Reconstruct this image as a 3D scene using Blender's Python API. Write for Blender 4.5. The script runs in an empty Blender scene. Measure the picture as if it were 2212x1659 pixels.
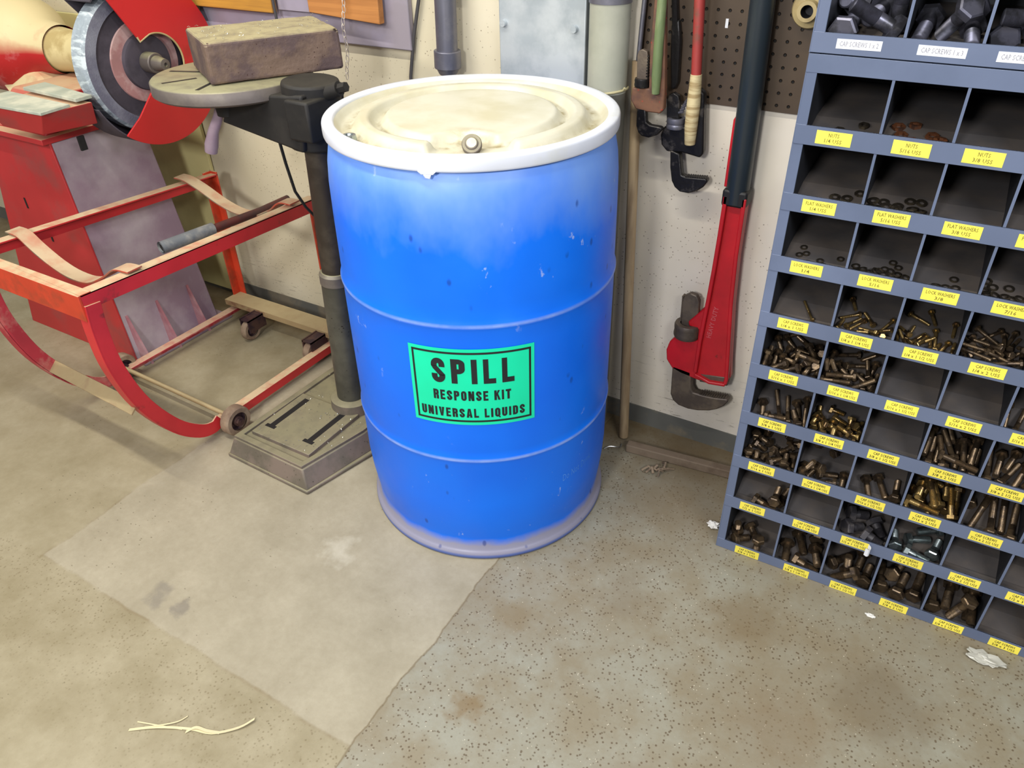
import bpy, bmesh, math, random
from mathutils import Vector, Matrix
R_ = math.radians
sc = bpy.context.scene
col = sc.collection
random.seed(11)

# ------------------------------------------------------------------ camera
F_PX, PITCH, ROLL, YAW = 1653.08, .6083, -.0242, -.5496
cam_d = bpy.data.cameras.new('camera')
cam = bpy.data.objects.new('camera', cam_d); col.objects.link(cam)
fw = Vector((math.sin(YAW)*math.cos(PITCH), math.cos(YAW)*math.cos(PITCH), -math.sin(PITCH)))
rt = Vector((math.cos(YAW), -math.sin(YAW), 0)); up = rt.cross(fw)
r2 = rt*math.cos(ROLL) + up*math.sin(ROLL); u2 = -rt*math.sin(ROLL) + up*math.cos(ROLL)
m = Matrix((r2, u2, -fw)).transposed().to_4x4(); m.translation = (.8914, -1.3235, 1.4162)
cam.matrix_world = m
cam_d.sensor_fit = 'HORIZONTAL'; cam_d.sensor_width = 36; cam_d.lens = F_PX/2212*36
cam_d.clip_start = .02; cam_d.clip_end = 50
sc.camera = cam

# ------------------------------------------------------------------ world, lights, exposure
w = bpy.data.worlds.new('world'); sc.world = w; w.use_nodes = True
w.node_tree.nodes['Background'].inputs[0].default_value = (.78, .80, .84, 1)
w.node_tree.nodes['Background'].inputs[1].default_value = .23
def tube_light(name, loc, sx, sy, power, colr, target):
    d = bpy.data.lights.new(name, 'AREA'); d.shape = 'RECTANGLE'; d.size = sx; d.size_y = sy
    d.energy = power; d.color = colr
    o = bpy.data.objects.new(name, d); col.objects.link(o); o.location = loc
    o.rotation_euler = (Vector(target)-Vector(loc)).to_track_quat('-Z', 'Y').to_euler()
    return o
tube_light('overhead_tube', (-.5, -.85, 2.9), 2.4, .05, 50, (1, .96, .86), (-.5, -.6, 0))
tube_light('front_tube', (2.3, -1.7, 2.35), 1.2, .25, 40, (.96, .97, 1), (.3, .0, .3))
tube_light('middle_lamp', (.50, -2.7, 1.95), .35, .35, 38, (.98, .98, 1), (.1, .0, .45))
tube_light('left_tube', (-1.1, -2.3, 2.3), 1.6, .25, 34, (1, .965, .90), (0, 0, .4))
sc.view_settings.view_transform = 'Standard'; sc.view_settings.look = 'None'
sc.view_settings.exposure = 0.22; sc.view_settings.gamma = 1
sc.view_settings.use_curve_mapping = False

# ------------------------------------------------------------------ materials
def s2l(c): return tuple(((v/255+.055)/1.055)**2.4 if v > 10 else v/255/12.92 for v in c)
class NT:
    def __init__(s, name):
        s.m = bpy.data.materials.new(name); s.m.use_nodes = True; s.t = s.m.node_tree
        s.b = s.t.nodes['Principled BSDF']; s.co = s.t.nodes.new('ShaderNodeTexCoord').outputs['Object']
    def n(s, typ, **k):
        o = s.t.nodes.new(typ)
        for a, v in k.items(): setattr(o, a, v)
        return o
    def l(s, a, b): s.t.links.new(a, b)
    def noise(s, scale, detail=4, rough=.55, vec=None, stretch=None):
        o = s.n('ShaderNodeTexNoise'); o.inputs['Scale'].default_value = scale
        o.inputs['Detail'].default_value = detail; o.inputs['Roughness'].default_value = rough
        v = vec or s.co
        if stretch:
            mp = s.n('ShaderNodeMapping'); mp.inputs['Scale'].default_value = stretch; s.l(v, mp.inputs[0]); v = mp.outputs[0]
        s.l(v, o.inputs['Vector']); return o.outputs['Fac']
    def vor(s, scale, feat='F1', rnd=1, stretch=None):
        o = s.n('ShaderNodeTexVoronoi', feature=feat); o.inputs['Scale'].default_value = scale
        o.inputs['Randomness'].default_value = rnd; v = s.co
        if stretch:
            mp = s.n('ShaderNodeMapping'); mp.inputs['Scale'].default_value = stretch; s.l(v, mp.inputs[0]); v = mp.outputs[0]
        s.l(v, o.inputs['Vector']); return o
    def rng(s, v, a, b, c=0, d=1):
        o = s.n('ShaderNodeMapRange'); s.l(v, o.inputs[0])
        for i, x in zip((1, 2, 3, 4), (a, b, c, d)): o.inputs[i].default_value = x
        return o.outputs[0]
    def math(s, op, a, b=None, c=None):
        o = s.n('ShaderNodeMath', operation=op)
        for i, x in enumerate((a, b, c)):
            if x is None: continue
            if isinstance(x, (int, float)): o.inputs[i].default_value = x
            else: s.l(x, o.inputs[i])
        return o.outputs[0]
    def mix(s, f, a, b):
        o = s.n('ShaderNodeMix', data_type='RGBA')
        for i, x in ((0, f), (6, a), (7, b)):
            if isinstance(x, (int, float)): o.inputs[i].default_value = x
            elif isinstance(x, tuple): o.inputs[i].default_value = (*x[:3], 1)
            else: s.l(x, o.inputs[i])
        return o.outputs[2]
    def sep(s, v=None):
        o = s.n('ShaderNodeSeparateXYZ'); s.l(v or s.co, o.inputs[0]); return o.outputs
    def bump(s, h, strength=.3, dist=.002):
        o = s.n('ShaderNodeBump'); o.inputs['Strength'].default_value = strength; o.inputs['Distance'].default_value = dist
        s.l(h, o.inputs['Height']); s.l(o.outputs[0], s.b.inputs['Normal'])
    def out(s, c, rough=.5, metal=0, spec=None):
        if isinstance(c, tuple): s.b.inputs['Base Color'].default_value = (*c[:3], 1)
        else: s.l(c, s.b.inputs['Base Color'])
        for nme, v in (('Roughness', rough), ('Metallic', metal)):
            if isinstance(v, (int, float)): s.b.inputs[nme].default_value = v
            else: s.l(v, s.b.inputs[nme])
        if spec is not None: s.b.inputs['Specular IOR Level'].default_value = spec
        return s.m
def worn(name, c, c2=None, ns=9, amt=(.5, .62), rough=.5, metal=0, bump=.15, bs=60, dust=None, dust_amt=.8, dust_z=(.45, .9), spots=None, spot_s=60, spec=None, stretch=None):
    """base colour c, patches of c2, dust lying on faces that look up, small spots"""
    t = NT(name); c = s2l(c); cc = c
    f0 = t.noise(ns*.6, 3)
    cc = t.mix(t.rng(f0, .3, .7), tuple(v*.86 for v in c), tuple(min(1, v*1.12) for v in c))
    if c2: cc = t.mix(t.rng(t.noise(ns, 6, .6, stretch=stretch), *amt), cc, s2l(c2))
    if spots:
        cc = t.mix(t.math('MULTIPLY', t.rng(t.vor(spot_s).outputs['Distance'], .10, .2, 1, 0), t.rng(t.noise(ns*1.7), .5, .6)), cc, s2l(spots))
    if dust:
        g = t.n('ShaderNodeNewGeometry'); z = t.sep(g.outputs['Normal'])[2]
        f = t.math('MULTIPLY', t.rng(z, *dust_z), t.rng(t.noise(ns*2, 5), .25, .55, .45, 1))
        cc = t.mix(t.math('MULTIPLY', f, dust_amt), cc, s2l(dust))
    if bump: t.bump(t.noise(bs, 4), bump, .0015)
    return t.out(cc, rough, metal, spec)

MT = {}
def mats():
    W = worn
    MT['red'] = W('red_paint', (188, 42, 46), (120, 45, 38), 14, (.62, .7), .42, dust=(202, 186, 150), dust_amt=.9)
    MT['orange'] = W('faded_red_paint', (196, 62, 34), (150, 60, 35), 12, (.5, .65), .5, dust=(196, 182, 146), dust_amt=.9)
    MT['pinkred'] = W('dusty_red_paint', (176, 48, 60), (190, 120, 110), 16, (.5, .66), .6, dust=(196, 176, 146))
    MT['tan'] = W('dusty_tan_steel', (150, 128, 92), (120, 82, 60), 10, (.55, .65), .7, dust=(172, 156, 118), dust_amt=.85)
    MT['dusty_red_strap'] = W('dusty_strap', (170, 70, 48), (120, 110, 90), 9, (.42, .6), .65, dust=(192, 170, 138), dust_amt=.9)
    MT['mauve'] = W('worn_primer', (140, 118, 132), (172, 160, 164), 3, (.42, .62), .5, spots=(110, 50, 58), spot_s=7)
    MT['gusset'] = W('dusty_gusset', (150, 96, 104), (168, 132, 136), 9, (.42, .6), .6)
    MT['gred'] = W('grinder_red', (176, 44, 46), (150, 62, 60), 5, (.5, .66), .5, dust=(205, 188, 150), dust_amt=.75)
    MT['gred2'] = W('grinder_guard_red', (190, 34, 36), (140, 30, 26), 4, (.52, .66), .42)
    MT['motor'] = W('motor_dusty_red', (178, 32, 34), (196, 120, 120), 5, (.56, .66), .5, dust=(206, 190, 146), dust_amt=1.3, dust_z=(-.05, .35))
    MT['cream'] = W('dusty_cream_casting', (196, 180, 132), (170, 150, 100), 6, (.5, .6), .65)
    MT['restplate'] = W('work_rest_steel', (158, 164, 150), (190, 190, 172), 10, (.45, .6), .6)
    MT['wheel'] = W('grinding_wheel', (98, 98, 114), (128, 130, 142), 12, (.45, .65), .85, bump=.6, bs=220)
    MT['wheel_edge'] = W('grinding_wheel_edge', (142, 152, 160), (190, 200, 204), 60, (.5, .6), .7, bump=.9, bs=140, stretch=(.2, 1, 1))
    MT['wheel_in'] = W('wheel_inner_face', (58, 53, 62), (74, 68, 78), 9, (.45, .6), .8)
    MT['blotter'] = W('wheel_paper_ring', (160, 116, 114), (182, 150, 146), 20, (.45, .6), .8)
    MT['darkmetal'] = W('dark_oily_steel', (22, 20, 19), (34, 31, 28), 14, (.45, .62), .65, .1, dust=(60, 56, 48), dust_amt=.4)
    MT['black'] = W('black_rubber', (22, 22, 24), None, 10, rough=.5)
    MT['blackpipe'] = W('black_sleeve', (36, 44, 50), (74, 84, 82), 5, (.5, .62), .33, stretch=(1, 1, .15))
    MT['iron'] = W('cast_iron_table', (98, 90, 86), (112, 104, 96), 12, (.42, .6), .5, .35, dust=(160, 156, 122), dust_amt=.85, bump=.35)
    MT['base'] = W('cast_iron_base', (104, 96, 84), (122, 108, 98), 11, (.45, .6), .6, .15, dust=(138, 132, 102), dust_amt=.8, spots=(70, 62, 50), spot_s=90, bump=.4)
    MT['column'] = W('column_steel', (76, 74, 66), (94, 92, 82), 9, (.42, .6), .45, .4, spots=(40, 34, 28), spot_s=80)
    MT['column_up'] = W('rusty_column', (58, 50, 42), (76, 68, 58), 10, (.45, .6), .5, .4)
    MT['block'] = W('rusty_steel_block', (88, 71, 70), (112, 92, 80), 13, (.46, .6), .65, .2, dust=(168, 158, 122), dust_amt=.95, spots=(58, 32, 28), spot_s=110, bump=.9, bs=90)
    MT['chips'] = W('bright_metal_chips', (200, 200, 190), None, rough=.25, metal=.9, bump=0)
    MT['grip'] = W('grey_grip_tube', (104, 108, 112), (134, 134, 130), 20, (.45, .6), .6)
    MT['shaft'] = W('dark_red_shaft', (86, 40, 36), (60, 40, 40), 12, (.45, .6), .5)
    MT['wheelrub'] = W('caster_tread', (146, 126, 104), (120, 98, 80), 20, (.45, .6), .8)
    MT['hub'] = W('caster_hub', (60, 44, 52), (90, 66, 60), 25, (.45, .6), .5, .4)
    # blue-grey enamel of the bolt bins
    MT['bin'] = W('bin_enamel', (98, 109, 134), (88, 99, 123), 3, (.4, .65), .38, .0, bump=.04, bs=300)
    MT['bin_in'] = W('dusty_bin_inside', (78, 74, 73), (90, 82, 76), 12, (.42, .62), .75, bump=.1)
    MT['bin_wall_shaded'] = W('shade_darkened_bin_wall', (22, 25, 32), (30, 33, 40), 9, (.42, .62), .6, bump=.05)  # same enamel, darkened so the colour carries the shade inside the bins
    MT['lab_y'] = W('yellow_label', (240, 224, 84), None, 6, rough=.55, bump=0)
    MT['lab_w'] = W('white_label', (224, 226, 232), None, 6, rough=.5, bump=0)
    MT['ink'] = W('black_print', (22, 24, 28), None, rough=.6, bump=0)
    MT['inky'] = W('faint_print', (110, 104, 40), None, rough=.6, bump=0)
    MT['inkw'] = W('grey_print', (150, 150, 158), None, rough=.6, bump=0)
    MT['b_brown'] = W('plated_brown', (112, 94, 72), (78, 66, 54), 60, (.45, .6), .34, .75, bump=.2, bs=300)
    MT['b_gold'] = W('plated_gold', (150, 126, 80), (104, 84, 60), 60, (.5, .62), .28, .85, bump=.15, bs=300)
    MT['b_black'] = W('blackened_bolt', (58, 56, 60), (78, 74, 74), 50, (.5, .6), .5, .4)
    MT['b_zinc'] = W('zinc_bolt', (164, 174, 174), (120, 132, 134), 50, (.5, .6), .25, .9, bump=.1)
    MT['b_steel'] = W('heavy_steel_bolt', (104, 104, 118), (70, 70, 76), 30, (.45, .6), .35, .7, bump=.15)
    MT['b_dark'] = W('dark_washer', (66, 60, 52), (96, 86, 70), 60, (.5, .6), .4, .7)
    MT['b_rust'] = W('rusty_washer', (104, 62, 36), (70, 46, 34), 60, (.5, .6), .6, .4)
    MT['galv'] = W('galvanised_sheet', (164, 172, 178), (186, 192, 196), 9, (.42, .58), .42, .35, bump=.05)
    MT['plasticpipe'] = W('grey_plastic_pipe', (146, 148, 134), (160, 160, 146), 4, (.45, .6), .5, bump=.05)
    MT['lowpipe_shaded'] = W('shade_darkened_pipe', (100, 98, 88), (84, 82, 74), 6, (.45, .6), .55)  # lower length of pipe, its colour darkened for the shade behind the drum
    MT['wire'] = W('cream_wire', (176, 168, 130), None, rough=.5)
    MT['conduit'] = W('steel_conduit', (112, 112, 124), (134, 132, 138), 8, (.45, .6), .4, .6)
    MT['peg'] = None
    MT['timber'] = W('orange_timber', (184, 124, 66), (150, 96, 48), 5, (.42, .62), .6, stretch=(.3, 3, 8))
    MT['yellow_timber'] = W('yellow_timber', (190, 138, 52), (150, 104, 46), 5, (.42, .62), .6, stretch=(.3, 3, 8))
    MT['lilac'] = W('lilac_grey_panel', (152, 144, 160), (140, 132, 140), 4, (.45, .62), .5)
    MT['olive'] = W('olive_cream_panel', (222, 212, 150), (204, 194, 134), 3, (.42, .6), .6, bump=.05)
    MT['handle'] = W('broom_handle_wood', (168, 146, 112), (140, 118, 88), 8, (.42, .62), .55, stretch=(6, 6, .4))
    MT['wrench_red'] = W('wrench_red', (186, 22, 34), (120, 30, 30), 30, (.66, .72), .38, bump=.25, bs=120)
    MT['wrench_steel'] = W('wrench_jaw_steel', (92, 82, 74), (112, 100, 86), 20, (.45, .6), .5, .5, bump=.4, bs=120)
    MT['wrench_dark'] = W('oily_wrench_steel', (42, 40, 40), (90, 84, 78), 30, (.58, .68), .35, .6, bump=.5, bs=90)
    MT['wrench_orange'] = W('wrench_orange', (112, 78, 58), (82, 58, 50), 22, (.45, .6), .5, bump=.4, spots=(180, 50, 40), spot_s=70)
    MT['wrench_green'] = W('wrench_green', (98, 114, 74), (126, 138, 98), 14, (.5, .62), .5, stretch=(3, 3, .5))
    MT['wrench_oldred'] = W('wrench_old_red', (150, 54, 50), (110, 70, 56), 14, (.55, .66), .45)
    MT['tape'] = W('cream_tape', (196, 180, 138), (160, 138, 96), 40, (.45, .6), .6, bump=.8, bs=70, stretch=(.3, .3, 4))
    MT['brass'] = W('tan_fitting', (176, 158, 112), (140, 122, 84), 14, (.45, .6), .5)
    MT['floorbar'] = W('dusty_angle_bar', (122, 106, 88), (100, 84, 68), 10, (.45, .6), .8)
    MT['paper'] = W('white_scrap', (224, 222, 216), None, rough=.7, bump=.3)
    MT['film'] = W('clear_film', (186, 184, 172), None, rough=.35, bump=.5)
    MT['straw'] = W('dry_straw', (216, 204, 164), None, rough=.7, bump=.1)
    MT['twig'] = W('curled_shavings', (140, 122, 100), (100, 84, 70), 40, (.45, .6), .7)
    MT['steelclip'] = W('bright_clip', (150, 150, 150), None, rough=.3, metal=.8)
    MT['chain'] = W('pale_chain', (196, 186, 176), None, rough=.4, metal=.3)
    MT['cable'] = W('dark_cable', (66, 64, 66), None, rough=.5)
    MT['lid'] = None
mats()

def m_drum():
    t = NT('blue_drum_plastic'); z = t.sep()[2]
    base = t.mix(t.rng(t.noise(3, 3), .3, .7), s2l((0, 98, 226)), s2l((0, 114, 240)))
    # chalky haze near the shoulder and scuffs
    hz = t.math('ADD', z, t.math('MULTIPLY', t.math('SUBTRACT', t.noise(5, 5, .6, stretch=(1, 1, .6)), .5), .28))
    base = t.mix(t.rng(hz, .80, .95, 0, .62), base, s2l((138, 172, 216)))
    low = t.rng(t.math('ADD', z, t.math('MULTIPLY', t.math('SUBTRACT', t.noise(14, 4), .5), .03)), .036, .058, .8, 0)
    base = t.mix(low, base, s2l((150, 140, 122)))
    base = t.mix(t.rng(z, .010, .016, .75, 0), base, s2l((52, 92, 176)))
    for zz in (.316, .657):   # paler bead edges
        d = t.math('ABSOLUTE', t.math('SUBTRACT', z, zz))
        f = t.math('MULTIPLY', t.rng(d, .001, .006, .55, 0), t.rng(t.noise(16, 4), .35, .6, .45, 1))
        base = t.mix(f, base, s2l((170, 190, 226)))
    sc1 = t.math('MULTIPLY', t.rng(t.noise(26, 6, .65, stretch=(1, 1, .7)), .64, .68), t.rng(t.noise(3.2, 2), .5, .6))
    base = t.mix(t.math('MULTIPLY', sc1, .6), base, s2l((180, 196, 226)))
    v = t.vor(22, stretch=(1, 1, .55)).outputs['Distance']
    sp = t.math('MULTIPLY', t.rng(v, .07, .13, 1, 0), t.rng(t.noise(9, 2), .46, .54))
    base = t.mix(t.math('MULTIPLY', sp, .6), base, s2l((8, 44, 120)))
    t.bump(t.noise(30, 3), .08, .002)
    return t.out(base, t.rng(t.noise(12, 4), .3, .7, .34, .5), 0, .42)
MT['drum'] = m_drum()
def m_lid():
    t = NT('dirty_white_lid'); o = t.sep()
    c = t.mix(t.rng(t.noise(9, 5), .4, .65), s2l((202, 199, 181)), s2l((188, 182, 155)))
    r = t.math('SQRT', t.math('ADD', t.math('MULTIPLY', o[0], o[0]), t.math('MULTIPLY', o[1], o[1])))
    n = t.noise(22, 6, .65)
    for rr, ww in ((.190, .010), (.248, .014)):
        d = t.math('ABSOLUTE', t.math('SUBTRACT', r, rr))
        f = t.math('MULTIPLY', t.rng(d, 0, ww, .9, 0), t.rng(n, .44, .62))
        c = t.mix(f, c, s2l((134, 118, 70)))
    dx = t.math('SUBTRACT', o[0], .085); dy = t.math('SUBTRACT', o[1], -.145)
    d = t.math('SQRT', t.math('ADD', t.math('MULTIPLY', dx, dx), t.math('MULTIPLY', dy, dy)))
    c = t.mix(t.math('MULTIPLY', t.rng(d, .01, .06, .9, 0), t.rng(n, .42, .58)), c, s2l((140, 120, 72)))
    t.bump(t.noise(60, 3), .1, .001)
    return t.out(c, .42)
MT['lid'] = m_lid()
MT['ring'] = worn('white_lock_ring', (216, 220, 230), (206, 208, 204), 8, (.5, .65), .3, bump=.03)
def m_label():
    t = NT('green_label'); c = t.mix(t.rng(t.noise(6, 3), .3, .7), s2l((0, 210, 158)), s2l((0, 224, 172)))
    return t.out(c, .4)
MT['green'] = m_label()

def m_floor():
    t = NT('concrete_floor'); o = t.sep(); x, y = o[0], o[1]
    big = t.noise(1.6, 4); mid = t.noise(7, 6, .65); fine = t.noise(60, 5, .7)
    left = t.mix(t.rng(mid, .35, .68), s2l((156, 147, 122)), s2l((136, 126, 99)))
    patch = t.mix(t.rng(mid, .35, .7), s2l((167, 159, 139)), s2l((149, 141, 121)))
    # terrazzo-like worn slab on the right
    right = t.mix(t.rng(mid, .38, .62), s2l((147, 145, 130)), s2l((134, 125, 104)))
    right = t.mix(t.rng(big, .5, .7, 0, .4), right, s2l((124, 110, 86)))
    v = t.vor(112); sp = t.math('MULTIPLY', t.rng(v.outputs['Distance'], .18, .30, 1, 0), t.rng(t.noise(25, 2), .36, .46))
    right = t.mix(t.math('MULTIPLY', sp, .8), right, s2l((84, 68, 48)))
    v2 = t.vor(130); sp2 = t.math('MULTIPLY', t.rng(v2.outputs['Distance'], .10, .16, 1, 0), t.rng(t.noise(31, 2), .54, .6))
    right = t.mix(sp2, right, s2l((204, 196, 176)))
    wob = t.math('MULTIPLY', t.math('SUBTRACT', t.noise(5, 5, .6), .5), .05)
    xj = t.math('SUBTRACT', t.math('SUBTRACT', x, .182), wob)
    isright = t.rng(xj, -.002, .002)
    yy = t.math('ADD', y, t.math('MULTIPLY', wob, .6)); xx = t.math('ADD', x, wob)
    inpatch = t.math('MULTIPLY', t.rng(yy, -.803, -.795), t.rng(xx, -.818, -.808))
    c = t.mix(t.math('MULTIPLY', inpatch, .75), left, patch)
    # speckled aggregate just outside the patch
    near = t.math('MULTIPLY', t.rng(yy, -.79, -.81), t.rng(y, -1.15, -.85))
    c = t.mix(t.math('MULTIPLY', t.math('MULTIPLY', sp, near), .5), c, s2l((104, 90, 62)))
    for edge, lim, rr in ((yy, -.799, x), (xx, -.813, y)):
        d = t.math('ABSOLUTE', t.math('SUBTRACT', edge, lim))
        ins = t.rng(rr, -.82, -.80)
        c = t.mix(t.math('MULTIPLY', t.math('MULTIPLY', t.rng(d, .001, .005, .5, 0), t.rng(mid, .4, .6)), ins), c, s2l((120, 104, 74)))
    c = t.mix(isright, c, right)
    dj = t.math('ABSOLUTE', xj)
    dirt = t.math('MULTIPLY', t.rng(t.math('ADD', y, t.math('MULTIPLY', wob, 1.5)), .24, .33), t.rng(mid, .3, .6, .55, .95))
    c = t.mix(dirt, c, s2l((104, 88, 62)))
    corner = t.math('MULTIPLY', t.rng(t.math('ADD', x, t.math('MULTIPLY', wob, 2)), .30, .42), t.rng(t.math('ADD', y, wob), -.02, .12))
    c = t.mix(t.math('MULTIPLY', corner, .5), c, s2l((112, 96, 72)))
    c = t.mix(t.rng(dj, .0008, .003, .6, 0), c, s2l((104, 88, 60)))
    # stains
    for sx, sy, rr, col_, a in ((-.45, -.74, .035, (118, 112, 102), .6), (-.38, -.73, .022, (112, 106, 98), .6), (.33, -.62, .04, (120, 98, 64), .7), (.47, -.75, .05, (118, 96, 62), .6), (.9, -.35, .12, (124, 108, 84), .6), (.75, -.12, .10, (116, 100, 74), .6), (1.05, -.20, .13, (110, 96, 74), .6), (.50, -.20, .09, (120, 108, 88), .5), (.68, -.62, .10, (122, 106, 84), .45), (.30, -.38, .05, (124, 108, 80), .5), (.55, -1.0, .06, (116, 94, 62), .6), (-.18, -.42, .05, (196, 190, 172), .5)):
        dx = t.math('SUBTRACT', x, sx); dy = t.math('SUBTRACT', y, sy)
        d = t.math('SQRT', t.math('ADD', t.math('MULTIPLY', dx, dx), t.math('MULTIPLY', dy, dy)))
        d = t.math('ADD', d, t.math('MULTIPLY', t.math('SUBTRACT', t.noise(18, 5), .5), .12))
        c = t.mix(t.rng(d, rr*.4, rr, a, 0), c, s2l(col_))
    # scattered grit round the machine bases
    g = t.math('MULTIPLY', t.rng(t.vor(48, stretch=(1, 1.6, 1)).outputs['Distance'], .09, .14, 1, 0), t.rng(t.noise(4, 3), .5, .6))
    c = t.mix(t.math('MULTIPLY', g, .65), c, s2l((84, 74, 52)))
    c = t.mix(t.rng(fine, .35, .7, 0, .16), c, s2l((110, 98, 72)))
    h = t.math('ADD', t.math('MULTIPLY', fine, .4), t.math('MULTIPLY', t.rng(dj, 0, .004), 1.2))
    t.bump(h, .25, .003)
    return t.out(c, t.rng(mid, .3, .7, .42, .62), 0, .4)
MT['floor'] = m_floor()
def m_wall():
    t = NT('painted_block_wall'); o = t.sep()
    c = t.mix(t.rng(t.noise(2.2, 4), .35, .7), s2l((224, 216, 203)), s2l((206, 196, 176)))
    c = t.mix(t.rng(o[0], .35, -.5, 0, .55), c, s2l((190, 180, 140)))  # shade towards the left mixed into the wall colour as a yellow tone
    st = t.noise(16, 6, .75, stretch=(.7, 1, 6))
    c = t.mix(t.rng(st, .66, .70, 0, .45), c, s2l((130, 116, 88)))
    sp = t.math('MULTIPLY', t.rng(t.vor(85).outputs['Distance'], .10, .17, 1, 0), t.rng(t.noise(6, 3), .44, .56))
    c = t.mix(t.math('MULTIPLY', sp, .7), c, s2l((96, 80, 58)))
    lowz = t.math('MULTIPLY', t.rng(o[2], .30, .06), t.rng(t.noise(22, 6, .75, stretch=(.7, 1, 7)), .60, .64))
    c = t.mix(t.math('MULTIPLY', lowz, .7), c, s2l((92, 80, 66)))
    t.bump(t.noise(35, 4), .15, .003)
    return t.out(c, .62)
MT['wall'] = m_wall()
MT['baseb'] = worn('grey_base_paint', (98, 98, 92), (120, 112, 96), 9, (.5, .62), .55)
def m_peg():
    t = NT('pegboard_hardboard'); o = t.sep()
    fx = t.math('SUBTRACT', t.math('FRACT', t.math('DIVIDE', t.math('ADD', o[0], 4), .0254)), .5)
    fz = t.math('SUBTRACT', t.math('FRACT', t.math('DIVIDE', t.math('ADD', o[2], 4.01), .0254)), .5)
    d = t.math('SQRT', t.math('ADD', t.math('MULTIPLY', fx, fx), t.math('MULTIPLY', fz, fz)))
    c = t.mix(t.rng(t.noise(6, 5), .35, .7), s2l((84, 70, 56)), s2l((66, 54, 44)))
    c = t.mix(t.rng(d, .10, .13, 1, 0), c, s2l((14, 11, 9)))
    t.bump(t.rng(d, .09, .15), .9, .004)
    return t.out(c, .35)
MT['peg'] = m_peg()

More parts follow.
